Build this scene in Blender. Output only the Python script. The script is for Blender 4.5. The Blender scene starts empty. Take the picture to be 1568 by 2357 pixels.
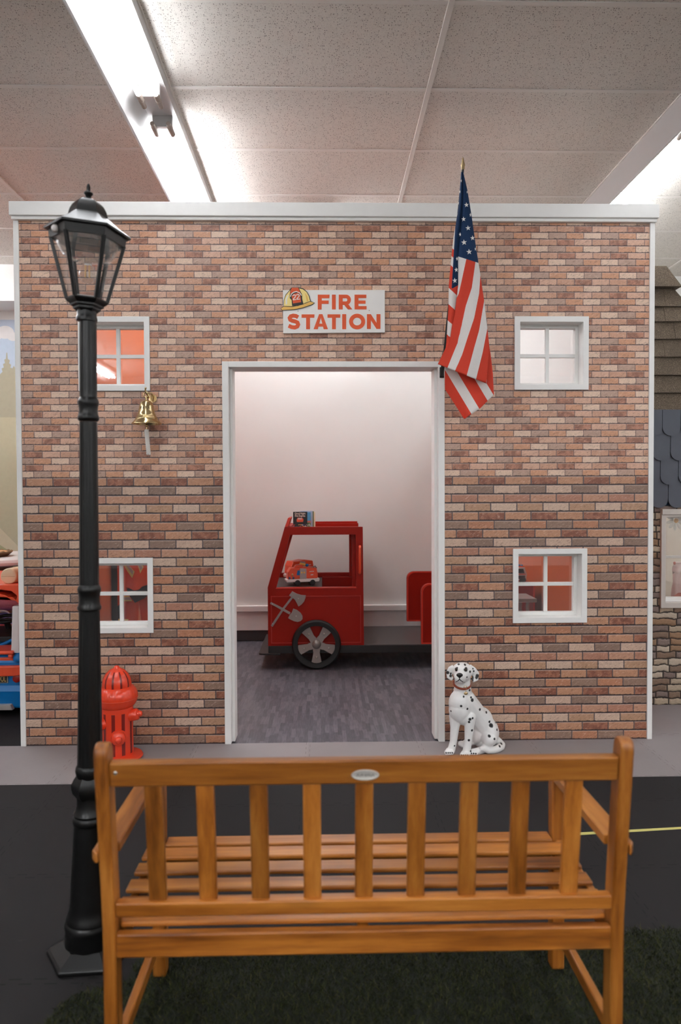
import bpy, bmesh, math, random
from mathutils import Vector, Matrix
import numpy as np
random.seed(7)
scn = bpy.context.scene
COL = scn.collection
PI = math.pi
sin, cos = math.sin, math.cos

# ------------------------------------------------------------------ camera
CAMZ = 1.18
FPX, PITCH, YAW, ROLL = 1676.2, 0.0243, -0.0225, -0.0042
def cam_axes():
    r = Vector((cos(YAW), sin(YAW), 0)); f = Vector((-sin(YAW), cos(YAW), 0)); u = Vector((0, 0, 1))
    f, u = f*cos(PITCH) - u*sin(PITCH), u*cos(PITCH) + f*sin(PITCH)
    r, u = r*cos(ROLL) + u*sin(ROLL), u*cos(ROLL) - r*sin(ROLL)
    return r, u, f
CR, CU, CF = cam_axes()
cam_d = bpy.data.cameras.new('camera')
cam = bpy.data.objects.new('camera', cam_d); COL.objects.link(cam)
cam_d.sensor_fit = 'HORIZONTAL'; cam_d.sensor_width = 24.0
cam_d.lens = 24.0*FPX/1568
cam_d.clip_start = 0.05; cam_d.clip_end = 60
M = Matrix(((CR.x, CU.x, -CF.x, 0), (CR.y, CU.y, -CF.y, 0), (CR.z, CU.z, -CF.z, CAMZ), (0, 0, 0, 1)))
cam.matrix_world = M
cam_d.dof.use_dof = True; cam_d.dof.focus_distance = 3.40; cam_d.dof.aperture_fstop = 3.2
scn.camera = cam

# ------------------------------------------------------------------ colour management, world, light levels
vs = scn.view_settings
scn.display_settings.display_device = 'sRGB'
vs.view_transform = 'Standard'; vs.look = 'None'; vs.gamma = 1.0; vs.use_curve_mapping = False
vs.exposure = 1.6
TUBE = 7.5            # emission of the fluorescent tubes
TUBE_FAR = 15.0
TUBE_MURAL = 23.0
ROOM_FILL = 23.0
TUBE_REAR = 40.0
TUBE_NEAR = 7.0
TUBE_COL = (0.955, 0.985, 1.025)
world = bpy.data.worlds.new('world'); scn.world = world; world.use_nodes = True
world.node_tree.nodes['Background'].inputs[0].default_value = (0.9, 0.92, 1, 1)
world.node_tree.nodes['Background'].inputs[1].default_value = 0.05
scn.cycles.use_denoising = True
scn.cycles.max_bounces = 10; scn.cycles.diffuse_bounces = 5; scn.cycles.transparent_max_bounces = 24
scn.cycles.sample_clamp_indirect = 6.0
scn.cycles.caustics_reflective = False; scn.cycles.caustics_refractive = False

def at(px, py, Y):
    """the point at depth Y (metres ahead of the camera foot) that a picture point looks at"""
    d = CF + CR*((px-784.0)/FPX) - CU*((py-1178.5)/FPX)
    k = Y/d.y
    return Vector((d.x*k, Y, CAMZ + d.z*k))

# ------------------------------------------------------------------ materials
def lin(c):
    def f(v):
        v /= 255.0
        return v/12.92 if v <= 0.04045 else ((v+0.055)/1.055)**2.4
    return (f(c[0]), f(c[1]), f(c[2]), 1.0)

class NT:
    """small helper to write node graphs as expressions"""
    def __init__(s, name):
        s.m = bpy.data.materials.new(name); s.m.use_nodes = True
        s.t = s.m.node_tree; s.n = s.t.nodes; s.l = s.t.links
        s.b = s.n['Principled BSDF']
    def new(s, t, **k):
        n = s.n.new(t)
        for a, b in k.items(): setattr(n, a, b)
        return n
    def put(s, sock, v):
        if isinstance(v, bpy.types.NodeSocket): s.l.new(v, sock)
        elif v is not None: sock.default_value = v
    def math(s, op, a, b=None, c=None, clamp=False):
        n = s.new('ShaderNodeMath', operation=op, use_clamp=clamp)
        s.put(n.inputs[0], a)
        if b is not None: s.put(n.inputs[1], b)
        if c is not None: s.put(n.inputs[2], c)
        return n.outputs[0]
    def add(s, a, b): return s.math('ADD', a, b)
    def sub(s, a, b): return s.math('SUBTRACT', a, b)
    def mul(s, a, b): return s.math('MULTIPLY', a, b)
    def mix(s, f, a, b):
        n = s.new('ShaderNodeMix', data_type='RGBA'); s.put(n.inputs['Factor'], f)
        s.put(n.inputs['A'], a); s.put(n.inputs['B'], b)
        return n.outputs['Result']
    def mixf(s, f, a, b): return s.add(s.mul(s.sub(1.0, f), a), s.mul(f, b))
    def mulc(s, a, b):
        n = s.new('ShaderNodeMix', data_type='RGBA', blend_type='MULTIPLY'); n.inputs['Factor'].default_value = 1
        s.put(n.inputs['A'], a); s.put(n.inputs['B'], b); return n.outputs['Result']
    def grey(s, v):
        n = s.new('ShaderNodeCombineColor')
        for i in range(3): s.put(n.inputs[i], v)
        return n.outputs[0]
    def obj(s):
        return s.new('ShaderNodeTexCoord').outputs['Object']
    def xyz(s, v=None):
        n = s.new('ShaderNodeSeparateXYZ'); s.put(n.inputs[0], v if v is not None else s.obj())
        return n.outputs[0], n.outputs[1], n.outputs[2]
    def comb(s, x, y, z):
        n = s.new('ShaderNodeCombineXYZ'); s.put(n.inputs[0], x); s.put(n.inputs[1], y); s.put(n.inputs[2], z)
        return n.outputs[0]
    def scale(s, v, k):
        n = s.new('ShaderNodeVectorMath', operation='MULTIPLY'); s.put(n.inputs[0], v); n.inputs[1].default_value = k
        return n.outputs[0]
    def noise(s, v, sc, det=3.0, ro=0.55):
        n = s.new('ShaderNodeTexNoise'); s.put(n.inputs['Vector'], v)
        n.inputs['Scale'].default_value = sc; n.inputs['Detail'].default_value = det; n.inputs['Roughness'].default_value = ro
        return n.outputs['Fac']
    def white(s, v):
        n = s.new('ShaderNodeTexWhiteNoise', noise_dimensions='3D'); s.put(n.inputs['Vector'], v)
        return n.outputs['Value']
    def ramp(s, f, stops, interp='LINEAR'):
        n = s.new('ShaderNodeValToRGB'); s.put(n.inputs[0], f); r = n.color_ramp; r.interpolation = interp
        while len(r.elements) < len(stops): r.elements.new(0.5)
        for e, (p, c) in zip(r.elements, stops): e.position = p; e.color = c
        return n.outputs[0]
    def sstep(s, v, a, b):
        n = s.new('ShaderNodeMapRange', interpolation_type='SMOOTHSTEP'); s.put(n.inputs['Value'], v)
        n.inputs['From Min'].default_value = a; n.inputs['From Max'].default_value = b
        return n.outputs['Result']
    def attr(s, name):
        return s.new('ShaderNodeAttribute', attribute_name=name).outputs['Fac']
    def bump(s, h, strength=0.3, dist=0.002):
        n = s.new('ShaderNodeBump'); s.put(n.inputs['Height'], h)
        n.inputs['Strength'].default_value = strength; n.inputs['Distance'].default_value = dist
        s.l.new(n.outputs[0], s.b.inputs['Normal'])
    def done(s, col=None, rough=None, **k):
        if col is not None: s.put(s.b.inputs['Base Color'], col)
        if rough is not None: s.put(s.b.inputs['Roughness'], rough)
        for a, b in k.items(): s.put(s.b.inputs[a.replace('_', ' ')], b)
        return s.m

_c = {}
def plain(name, rgb, rough=0.5, var=0.06, sc=30.0, metal=0.0, spec=0.5, bump=0.0, coat=0.0, trans=None):
    """a plain surface with a little tonal variation"""
    if name in _c: return _c[name]
    t = NT(name)
    n = t.noise(t.obj(), sc, 3)
    k = t.add(t.mul(n, 2*var), 1.0-var)
    c = t.mulc(lin(rgb), t.grey(k))
    if bump: t.bump(n, bump, 0.003)
    m = t.done(c, rough, Metallic=metal)
    t.b.inputs['Specular IOR Level'].default_value = spec
    if coat: t.b.inputs['Coat Weight'].default_value = coat; t.b.inputs['Coat Roughness'].default_value = 0.15
    _c[name] = m
    return m

def brick_material():
    t = NT('brick_panel')
    co = t.obj(); x, y, z = t.xyz(co)
    low = t.math('LESS_THAN', z, 1.262)
    h = t.mixf(low, 0.03096, 0.0420); w = t.mixf(low, 0.08335, 0.1250)
    v0 = t.math('DIVIDE', t.sub(z, 1.262), h)
    row = t.math('FLOOR', v0); v = t.sub(v0, row)
    odd = t.math('FLOORED_MODULO', row, 2.0)
    # rows below use several different offsets, as the printed panels do
    roff = t.white(t.comb(t.math('FLOORED_MODULO', row, 8.0), low, 3.0))
    off = t.add(t.mul(odd, 0.5), t.mul(roff, t.mixf(low, 0.12, 0.22)))
    u0 = t.add(t.math('DIVIDE', t.add(x, 0.6835), w), off)
    cl = t.math('FLOOR', u0); u = t.sub(u0, cl)
    per = t.mixf(low, 3.0, 2.0)
    cm = t.math('FLOORED_MODULO', t.add(cl, t.math('FLOOR', t.mul(t.white(t.comb(t.math('FLOORED_MODULO', row, 8.0), 2.0, 1.0)), 2.99))), per)
    r6 = t.math('FLOORED_MODULO', row, 6.0)
    ku = t.math('DIVIDE', t.add(t.add(t.mul(odd, 3.0), cm), 0.5), 6.0)
    kd = t.math('DIVIDE', t.add(t.add(t.mul(r6, 2.0), cm), 0.5), 12.0)
    rnd = t.mixf(low, ku, kd)
    LU = [(220, 190, 168), (182, 150, 132), (204, 150, 118), (210, 166, 142), (200, 152, 126), (184, 128, 104)]
    LD = [(176, 122, 92), (142, 114, 98), (182, 134, 104), (160, 104, 80), (176, 138, 110), (198, 170, 150), (184, 138, 112), (170, 120, 98), (196, 166, 146), (136, 110, 96), (158, 102, 78), (184, 136, 106)]
    up = t.ramp(rnd, [(n/6.0, lin(c)) for n, c in enumerate(LU)], 'CONSTANT')
    dn = t.ramp(rnd, [(n/12.0, lin(c)) for n, c in enumerate(LD)], 'CONSTANT')
    burnt_u = t.ramp(rnd, [(0, (0, 0, 0, 1)), (5/6.0, (1, 1, 1, 1))], 'CONSTANT')
    burnt_d = t.ramp(rnd, [(0, (0, 0, 0, 1)), (3/12.0, (1, 1, 1, 1)), (4/12.0, (0, 0, 0, 1)), (10/12.0, (1, 1, 1, 1)), (11/12.0, (0, 0, 0, 1))], 'CONSTANT')
    burnt = t.mixf(low, burnt_u, burnt_d)
    base = t.mix(low, up, dn)
    wob = t.noise(co, 90, 3, 0.7)
    wb = t.mul(t.sub(wob, 0.5), 0.0042)
    rx = t.add(t.mul(x, 0.86), t.mul(z, 0.5)); rz = t.sub(t.mul(z, 0.86), t.mul(x, 0.5))
    diag = t.comb(t.mul(rx, 0.28), t.mul(rnd, 3.0), rz)
    fine = t.noise(t.scale(co, (1, 1, 1.4)), 260, 3, 0.7)
    blot = t.noise(co, 34, 3, 0.6)
    crack = t.noise(diag, 190, 3, 0.65)
    k = t.add(t.add(t.mul(fine, 0.9), 0.38), t.mul(t.noise(t.scale(co, (0.7, 1, 1.3)), 48, 4, 0.65), 0.34))
    base = t.mulc(base, t.grey(k))
    # darker scorched middle on some bricks
    sc = t.mul(t.sstep(blot, 0.36, 0.60), burnt)
    base = t.mix(t.mul(sc, 0.5), base, lin((88, 48, 38)))
    base = t.mix(t.mul(t.sstep(crack, 0.56, 0.68), 0.38), base, lin((84, 52, 44)))
    base = t.mix(t.mul(t.sstep(crack, 0.42, 0.31), 0.26), base, lin((240, 214, 196)))
    # distances to brick edges in metres
    wz = t.mul(t.sub(t.noise(t.scale(co, (1, 1, 0.4)), 75, 4, 0.75), 0.5), 0.0125)
    dl = t.mul(u, w); dr = t.mul(t.sub(1.0, u), w); db = t.mul(v, h); dt = t.mul(t.sub(1.0, v), h)
    g = t.mixf(low, 0.0017, 0.0025)
    d = t.add(t.math('MINIMUM', t.math('MINIMUM', dl, dr), t.math('MINIMUM', db, dt)), wb)
    mortar = t.sstep(t.math('DIVIDE', d, g), 1.3, 0.75)
    mcol = t.mix(low, lin((150, 120, 112)), lin((112, 98, 98)))
    # printed relief of the panel: shadow drawn in the joint below and beside each brick, highlight drawn on upper edge
    under = t.sstep(t.math('DIVIDE', t.add(db, wz), g), 2.9, 1.3)
    side = t.sstep(t.math('DIVIDE', t.add(dr, wb), g), 1.7, 0.7)
    lite = t.mul(t.sstep(t.math('DIVIDE', t.add(dt, wb), g), 2.6, 1.3), 0.45)
    base = t.mix(lite, base, lin((240, 212, 192)))
    c = t.mix(mortar, base, mcol)
    c = t.mix(t.mul(under, t.mixf(low, 0.86, 0.92)), c, lin((40, 26, 27)))
    c = t.mix(t.mul(side, t.mixf(low, 0.55, 0.70)), c, lin((50, 36, 36)))
    # vertical panel seams
    sm = t.math('FLOORED_MODULO', t.add(x, 0.6835), 0.25)
    seam = t.math('LESS_THAN', sm, 0.0012)
    c = t.mix(t.mul(seam, 0.35), c, lin((70, 50, 46)))
    t.bump(t.add(fine, t.mul(t.sub(1.0, mortar), 0.8)), 0.12, 0.002)
    return t.done(c, 0.42)

def acoustic_material():
    t = NT('acoustic_tile')
    co = t.obj(); x, y, z = t.xyz(co)
    warp = t.noise(co, 22, 2)
    cw = t.comb(t.add(x, t.mul(warp, 0.02)), y, 0.0)
    def specks(sc, thr, r):
        n = t.new('ShaderNodeTexVoronoi', feature='F1', voronoi_dimensions='2D'); t.put(n.inputs['Vector'], t.scale(cw, (1, 0.62, 1)))
        n.inputs['Scale'].default_value = sc; n.inputs['Randomness'].default_value = 1
        s = t.new('ShaderNodeSeparateColor'); t.put(s.inputs[0], n.outputs['Color'])
        on = t.math('GREATER_THAN', s.outputs[0], thr)
        rr = t.mul(s.outputs[1], r)
        return t.mul(on, t.sstep(n.outputs['Distance'], rr, t.mul(rr, 0.4)) if False else t.math('LESS_THAN', n.outputs['Distance'], rr))
    a = specks(125, 0.40, 0.30); b = specks(300, 0.45, 0.36)
    c = t.mix(t.mul(a, 0.62), lin((216, 211, 204)), lin((70, 62, 58)))
    c = t.mix(t.mul(b, 0.38), c, lin((90, 78, 70)))
    c = t.mulc(c, t.grey(t.add(t.mul(t.noise(co, 40, 4), 0.16), 0.92)))
    t.bump(a, 0.2, 0.002)
    return t.done(c, 0.9, Specular_IOR_Level=0.1)

def mat_floor(name, rgb, T, x0, y0, seamcol, tooth=True, rough=0.55):
    t = NT(name)
    co = t.obj(); x, y, z = t.xyz(co)
    def sq(a, per): return t.math('SIGN', t.math('SINE', t.mul(a, 2*PI/per)))
    am = 0.009 if tooth else 0.0
    mx = t.math('FLOORED_MODULO', t.add(t.add(t.sub(x, x0), t.mul(sq(y, 0.062), am)), 0.02), T)
    my = t.math('FLOORED_MODULO', t.add(t.add(t.sub(y, y0), t.mul(sq(x, 0.062), am)), 0.02), T)
    lx = t.math('LESS_THAN', t.math('ABSOLUTE', t.sub(mx, 0.02)), 0.0015)
    ly = t.math('LESS_THAN', t.math('ABSOLUTE', t.sub(my, 0.02)), 0.0022)
    brk = t.math('GREATER_THAN', t.noise(co, 26, 2), 0.40)
    ln = t.mul(t.math('MAXIMUM', lx, ly), brk)
    # each tile has its own faint tone
    tone = t.white(t.comb(t.math('FLOOR', t.math('DIVIDE', t.sub(x, x0), T)), t.math('FLOOR', t.math('DIVIDE', t.sub(y, y0), T)), 1.0))
    k = t.add(t.add(t.mul(tone, 0.12), 0.86), t.mul(t.noise(co, 5, 4), 0.16))
    k = t.mul(k, t.add(0.94, t.mul(t.noise(co, 260, 2), 0.12)))
    c = t.mulc(lin(rgb), t.grey(k))
    scuff = t.mul(t.sstep(t.noise(t.scale(co, (1, 2.5, 1)), 14, 5, 0.7), 0.66, 0.75), 0.25)
    c = t.mix(scuff, c, lin((min(255, rgb[0]+45), min(255, rgb[1]+43), min(255, rgb[2]+40))))
    c = t.mix(t.mul(ln, 0.8), c, lin(seamcol))
    t.bump(t.noise(co, 320, 2), 0.25, 0.001)
    return t.done(c, rough, Specular_IOR_Level=0.25)

def vinyl_material():
    t = NT('strand_vinyl')
    co = t.obj(); x, y, z = t.xyz(co)
    st = t.math('FLOOR', t.math('DIVIDE', x, 0.021))
    r1 = t.white(t.comb(st, 0.0, 1.0))
    sg = t.math('FLOOR', t.math('DIVIDE', t.add(y, t.mul(r1, 0.9)), 0.13))
    r2 = t.white(t.comb(st, sg, 4.0))
    gr = t.noise(t.scale(co, (1, 0.09, 1)), 150, 3, 0.6)
    f = t.add(t.mul(r2, 0.42), t.mul(gr, 0.75))
    c = t.ramp(f, [(0.15, lin((58, 57, 64))), (0.55, lin((88, 86, 94))), (0.95, lin((118, 115, 122)))])
    return t.done(c, 0.42)

def wood_material(axis, name):
    t = NT(name)
    co = t.obj()
    rnd = t.new('ShaderNodeObjectInfo').outputs['Random']
    k = {'x': (0.07, 1, 1), 'y': (1, 0.07, 1), 'z': (1, 1, 0.07)}[axis]
    v = t.scale(co, k)
    ofs = t.new('ShaderNodeVectorMath', operation='ADD'); t.put(ofs.inputs[0], v); t.put(ofs.inputs[1], t.comb(t.mul(rnd, 9.0), t.mul(rnd, 5.0), t.mul(rnd, 7.0)))
    v = ofs.outputs[0]
    n1 = t.noise(v, 22, 5, 0.62); n2 = t.noise(v, 95, 3, 0.6); n3 = t.noise(t.scale(co, tuple(3*a for a in k)), 240, 2)
    f = t.add(t.mul(n1, 1.05), t.mul(t.sub(n2, 0.5), 0.35))
    c = t.ramp(f, [(0.28, lin((96, 48, 13))), (0.43, lin((144, 83, 26))), (0.56, lin((170, 104, 38))), (0.75, lin((194, 128, 56)))])
    tone = t.add(0.66, t.mul(rnd, 0.48))
    c = t.mulc(c, t.grey(tone))
    c = t.mulc(c, t.grey(t.add(0.88, t.mul(n3, 0.24))))
    # a few knots
    kn = t.new('ShaderNodeTexVoronoi', feature='F1'); t.put(kn.inputs['Vector'], t.scale(co, tuple(0.35 if a < 1 else 1 for a in k))); kn.inputs['Scale'].default_value = 7
    knot = t.sstep(kn.outputs['Distance'], 0.16, 0.03)
    c = t.mix(t.mul(knot, 0.55), c, lin((82, 44, 20)))
    t.bump(n2, 0.08, 0.001)
    t.b.inputs['Coat Weight'].default_value = 0.15; t.b.inputs['Coat Roughness'].default_value = 0.3
    return t.done(c, 0.38, Specular_IOR_Level=0.4)

def glass_material(name, tint=(1, 1, 1, 1), ior=1.45, rough=0.0, boost=1.0, haze=0.0):
    t = NT(name)
    tr = t.new('ShaderNodeBsdfTransparent'); tr.inputs[0].default_value = tint
    gl = t.new('ShaderNodeBsdfGlossy'); gl.inputs['Roughness'].default_value = rough; gl.inputs[0].default_value = (1, 1, 1, 1)
    lw = t.new('ShaderNodeLayerWeight'); r0 = ((ior-1)/(ior+1))**2
    fr = t.add(t.mul(t.math('POWER', lw.outputs['Facing'], 5.0), 1-r0), r0)
    mx = t.new('ShaderNodeMixShader')
    t.put(mx.inputs[0], t.math('MULTIPLY', fr, boost, clamp=True))
    if haze:
        tl = t.new('ShaderNodeBsdfDiffuse'); tl.inputs[0].default_value = (0.9, 0.9, 0.9, 1)
        hz = t.new('ShaderNodeMixShader'); hz.inputs[0].default_value = haze
        t.l.new(tr.outputs[0], hz.inputs[1]); t.l.new(tl.outputs[0], hz.inputs[2]); base = hz.outputs[0]
    else: base = tr.outputs[0]
    t.l.new(base, mx.inputs[1]); t.l.new(gl.outputs[0], mx.inputs[2])
    t.l.new(mx.outputs[0], t.n['Material Output'].inputs[0])
    return t.m

def emit_material(name, col, st):
    t = NT(name)
    return t.done((0.9, 0.9, 0.9, 1), 0.4, Emission_Color=(col[0], col[1], col[2], 1), Emission_Strength=st)

def stripes_material():
    t = NT('flag_cloth')
    q = t.attr('q'); k = t.attr('k')
    par = t.math('FLOORED_MODULO', t.math('FLOOR', q), 2.0)
    c = t.mix(par, lin((238, 234, 231)), lin((220, 74, 54)))
    c = t.mix(t.math('GREATER_THAN', k, 0.0), c, lin((30, 56, 92)))
    co = t.obj()
    c = t.mulc(c, t.grey(t.add(0.93, t.mul(t.noise(co, 300, 2), 0.14))))
    m = t.done(c, 0.7, Specular_IOR_Level=0.2)
    # thin polyester lets some light through
    tl = t.new('ShaderNodeBsdfTranslucent'); t.put(tl.inputs[0], c)
    mx = t.new('ShaderNodeMixShader'); mx.inputs[0].default_value = 0.22
    t.l.new(t.b.outputs[0], mx.inputs[1]); t.l.new(tl.outputs[0], mx.inputs[2])
    t.l.new(mx.outputs[0], t.n['Material Output'].inputs[0])
    return m

def hydrant_material(name, n_str, z0, z1, ctr, half=0.19, phase=0.0):
    """orange vinyl with printed dark vertical bars between two heights (object space)"""
    t = NT(name)
    x, y, z = t.xyz()
    a = t.math('ARCTAN2', t.sub(y, ctr[1]), t.sub(x, ctr[0]))
    f = t.math('FLOORED_MODULO', t.add(t.mul(a, n_str/(2*PI)), 10.0+phase), 1.0)
    d = t.math('ABSOLUTE', t.sub(f, 0.5))
    on = t.mul(t.math('LESS_THAN', d, half), t.mul(t.math('GREATER_THAN', z, z0), t.math('LESS_THAN', z, z1)))
    # the printed disc around the front outlet stays plain
    r = t.math('SQRT', t.add(t.math('POWER', t.sub(x, ctr[0]+0.022), 2.0), t.math('POWER', t.sub(z, 0.112), 2.0)))
    on = t.mul(on, t.math('GREATER_THAN', r, 0.034))
    c = t.mix(on, lin((226, 66, 36)), lin((124, 34, 28)))
    t.bump(t.noise(t.obj(), 18, 3), 0.12, 0.006)
    return t.done(c, 0.24, Specular_IOR_Level=0.6)

def shingle_material():
    t = NT('asphalt_shingle')
    co = t.obj()
    n = t.noise(co, 380, 2, 0.8); b = t.noise(co, 9, 2)
    c = t.ramp(n, [(0.3, lin((46, 40, 34))), (0.55, lin((98, 84, 70))), (0.72, lin((176, 158, 134)))])
    c = t.mulc(c, t.grey(t.add(0.7, t.mul(b, 0.6))))
    t.bump(n, 0.5, 0.002)
    return t.done(c, 0.9)

def stone_material():
    t = NT('stacked_stone')
    co = t.obj(); x, y, z = t.xyz(co)
    wv = t.mul(t.sub(t.noise(co, 14, 3), 0.5), 0.035)
    zz = t.add(z, wv)
    h = 0.037
    v0 = t.math('DIVIDE', zz, h); row = t.math('FLOOR', v0); v = t.sub(v0, row)
    rr = t.white(t.comb(row, 2.0, 5.0))
    w = t.add(0.07, t.mul(rr, 0.08))
    u0 = t.math('DIVIDE', t.add(x, t.mul(rr, 0.7)), w); cl = t.math('FLOOR', u0); u = t.sub(u0, cl)
    r2 = t.white(t.comb(cl, row, 9.0))
    c = t.ramp(r2, [(0, lin((176, 160, 138))), (0.25, lin((130, 108, 90))), (0.45, lin((148, 118, 90))), (0.65, lin((128, 112, 104))), (0.85, lin((192, 178, 158)))], 'CONSTANT')
    n = t.noise(t.scale(co, (0.6, 1, 1.6)), 90, 5, 0.7)
    c = t.mulc(c, t.grey(t.add(0.5, n)))
    d = t.math('MINIMUM', t.mul(t.math('MINIMUM', u, t.sub(1.0, u)), w), t.mul(t.math('MINIMUM', v, t.sub(1.0, v)), h))
    c = t.mix(t.sstep(d, 0.006, 0.001), c, lin((38, 28, 22)))
    t.bump(t.add(t.sstep(d, 0.0, 0.012), t.mul(n, 0.4)), 0.5, 0.01)
    return t.done(c, 0.7)

def spotted_material():
    t = NT('spotted_coat')
    s = t.attr('spot')
    co = t.obj()
    s = t.add(s, t.mul(t.sub(t.noise(co, 130, 2), 0.5), 0.5))
    c = t.mix(t.sstep(s, 1.25, 0.7), lin((234, 233, 231)), lin((26, 24, 25)))
    p = t.attr('pink')
    c = t.mix(t.mul(p, 0.3), c, lin((214, 180, 178)))
    return t.done(c, 0.32)

# ------------------------------------------------------------------ mesh builder
class MB:
    def __init__(s): s.V = []; s.F = []; s.MI = []; s.extra = {}
    def quad(s, pts, m=0):
        b = len(s.V); s.V += [tuple(p) for p in pts]; s.F.append(tuple(range(b, b+len(pts)))); s.MI.append(m)
    def hexa(s, p, m=0):
        b = len(s.V); s.V += [tuple(q) for q in p]
        for f in ((0, 3, 2, 1), (4, 5, 6, 7), (0, 1, 5, 4), (1, 2, 6, 5), (2, 3, 7, 6), (3, 0, 4, 7)):
            s.F.append(tuple(b+i for i in f)); s.MI.append(m)
        return s
    def box(s, x0, x1, y0, y1, z0, z1, m=0):
        return s.hexa([(x0, y0, z0), (x1, y0, z0), (x1, y1, z0), (x0, y1, z0), (x0, y0, z1), (x1, y0, z1), (x1, y1, z1), (x0, y1, z1)], m)
    def bar(s, a, b, w, d, m=0, up=(0, 0, 1)):
        a = Vector(a); b = Vector(b); t = (b-a).normalized(); u = Vector(up)
        if abs(t.dot(u)) > 0.95: u = Vector((0, 1, 0))
        sx = t.cross(u).normalized()*(w/2); sy = sx.cross(t).normalized()*(d/2)
        return s.hexa([a-sx-sy, a+sx-sy, a+sx+sy, a-sx+sy, b-sx-sy, b+sx-sy, b+sx+sy, b-sx+sy], m)
    def prism(s, poly, axis, a0, a1, m=0):
        def P(p, a):
            return {'x': (a, p[0], p[1]), 'y': (p[0], a, p[1]), 'z': (p[0], p[1], a)}[axis]
        n = len(poly); b = len(s.V)
        s.V += [P(p, a0) for p in poly] + [P(p, a1) for p in poly]
        s.F.append(tuple(b+i for i in range(n))); s.MI.append(m)
        s.F.append(tuple(b+n+n-1-i for i in range(n))); s.MI.append(m)
        for i in range(n):
            j = (i+1) % n
            s.F.append((b+i, b+j, b+n+j, b+n+i)); s.MI.append(m)
        return s
    def ring(s, outer, inner, axis, a0, a1, m=0):
        def P(p, a):
            return {'x': (a, p[0], p[1]), 'y': (p[0], a, p[1]), 'z': (p[0], p[1], a)}[axis]
        n = len(outer); b = len(s.V)
        for pl, a in ((outer, a0), (inner, a0), (outer, a1), (inner, a1)): s.V += [P(p, a) for p in pl]
        for i in range(n):
            j = (i+1) % n
            for q in ((i, j, n+j, n+i), (2*n+i, 3*n+i, 3*n+j, 2*n+j), (i, 2*n+i, 2*n+j, j), (n+i, n+j, 3*n+j, 3*n+i)):
                s.F.append(tuple(b+k for k in q)); s.MI.append(m)
        return s
    def sweep(s, rings, m=0, caps=True, closed=False):
        n = len(rings[0]); b = len(s.V)
        for r in rings: s.V += [tuple(p) for p in r]
        k = len(rings)
        for i in range(k if closed else k-1):
            i2 = (i+1) % k
            for j in range(n):
                j2 = (j+1) % n
                s.F.append((b+i*n+j, b+i*n+j2, b+i2*n+j2, b+i2*n+j)); s.MI.append(m)
        if caps and not closed:
            s.F.append(tuple(b+n-1-j for j in range(n))); s.MI.append(m)
            s.F.append(tuple(b+(k-1)*n+j for j in range(n))); s.MI.append(m)
        return s
    def tube(s, pts, r, seg=10, m=0, caps=True, closed=False):
        pts = [Vector(p) for p in pts]; rings = []
        k = len(pts); prev = None
        for i, p in enumerate(pts):
            if closed: t = pts[(i+1) % k]-pts[i-1]
            else: t = pts[min(i+1, k-1)]-pts[max(i-1, 0)]
            t.normalize()
            if prev is None:
                a = Vector((0, 0, 1)) if abs(t.z) < 0.9 else Vector((1, 0, 0))
                n = t.cross(a).normalized()
            else:
                n = (prev - t*prev.dot(t)).normalized()
            prev = n; bn = t.cross(n)
            rr = r[i] if isinstance(r, (list, tuple)) else r
            rings.append([p + (n*cos(2*PI*j/seg) + bn*sin(2*PI*j/seg))*rr for j in range(seg)])
        return s.sweep(rings, m, caps, closed)
    def cyl(s, a, b, r0, r1=None, seg=20, m=0): return s.tube([a, b], [r0, r0 if r1 is None else r1], seg, m)
    def lathe(s, prof, c=(0, 0, 0), seg=32, m=0, ang0=0.0, axis='z', caps=True):
        rings = []
        for r, z in prof:
            ring = []
            for j in range(seg):
                a = ang0 + 2*PI*j/seg
                if axis == 'z': ring.append((c[0]+r*cos(a), c[1]+r*sin(a), c[2]+z))
                elif axis == 'y': ring.append((c[0]+r*cos(a), c[1]+z, c[2]+r*sin(a)))
                else: ring.append((c[0]+z, c[1]+r*cos(a), c[2]+r*sin(a)))
            rings.append(ring)
        return s.sweep(rings, m, caps)
    def ell(s, c, r, rot=None, nu=16, nv=10, m=0):
        c = Vector(c); rings = []
        R = rot if rot is not None else Matrix.Identity(3)
        if isinstance(r, (int, float)): r = (r, r, r)
        for i in range(nv+1):
            t = -PI/2 + PI*i/nv
            e = max(cos(t), 0.003)
            rings.append([c + R @ Vector((r[0]*e*cos(2*PI*j/nu), r[1]*e*sin(2*PI*j/nu), r[2]*sin(t))) for j in range(nu)])
        return s.sweep(rings, m)
    def capsule(s, a, b, r0, r1, seg=14):
        a = Vector(a); b = Vector(b)
        s.tube([a, b], [r0, r1], seg); s.ell(a, r0, None, seg, 8); s.ell(b, r1, None, seg, 8)
        return s
    def stroke(s, pts, w, axis_fn, y0, y1, m=0, closed=False):
        """a flat line of width w along 2-D points, given thickness between two planes by axis_fn(u, v, y)"""
        P = [Vector((p[0], p[1])) for p in pts]; n = len(P); L = []; R = []
        for i in range(n):
            a = P[i-1] if (i > 0 or closed) else None
            b = P[(i+1) % n] if (i < n-1 or closed) else None
            d1 = (P[i]-a).normalized() if a is not None else None
            d2 = (b-P[i]).normalized() if b is not None else None
            d1 = d1 or d2; d2 = d2 or d1
            n1 = Vector((-d1.y, d1.x)); n2 = Vector((-d2.y, d2.x)); mt = (n1+n2).normalized()
            k = (w/2)/max(0.35, mt.dot(n1))
            L.append(P[i]+mt*k); R.append(P[i]-mt*k)
        for i in range(n if closed else n-1):
            j = (i+1) % n
            q = [L[i], L[j], R[j], R[i]]
            s.hexa([axis_fn(p.x, p.y, y0) for p in q] + [axis_fn(p.x, p.y, y1) for p in q], m)
        return s
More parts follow.
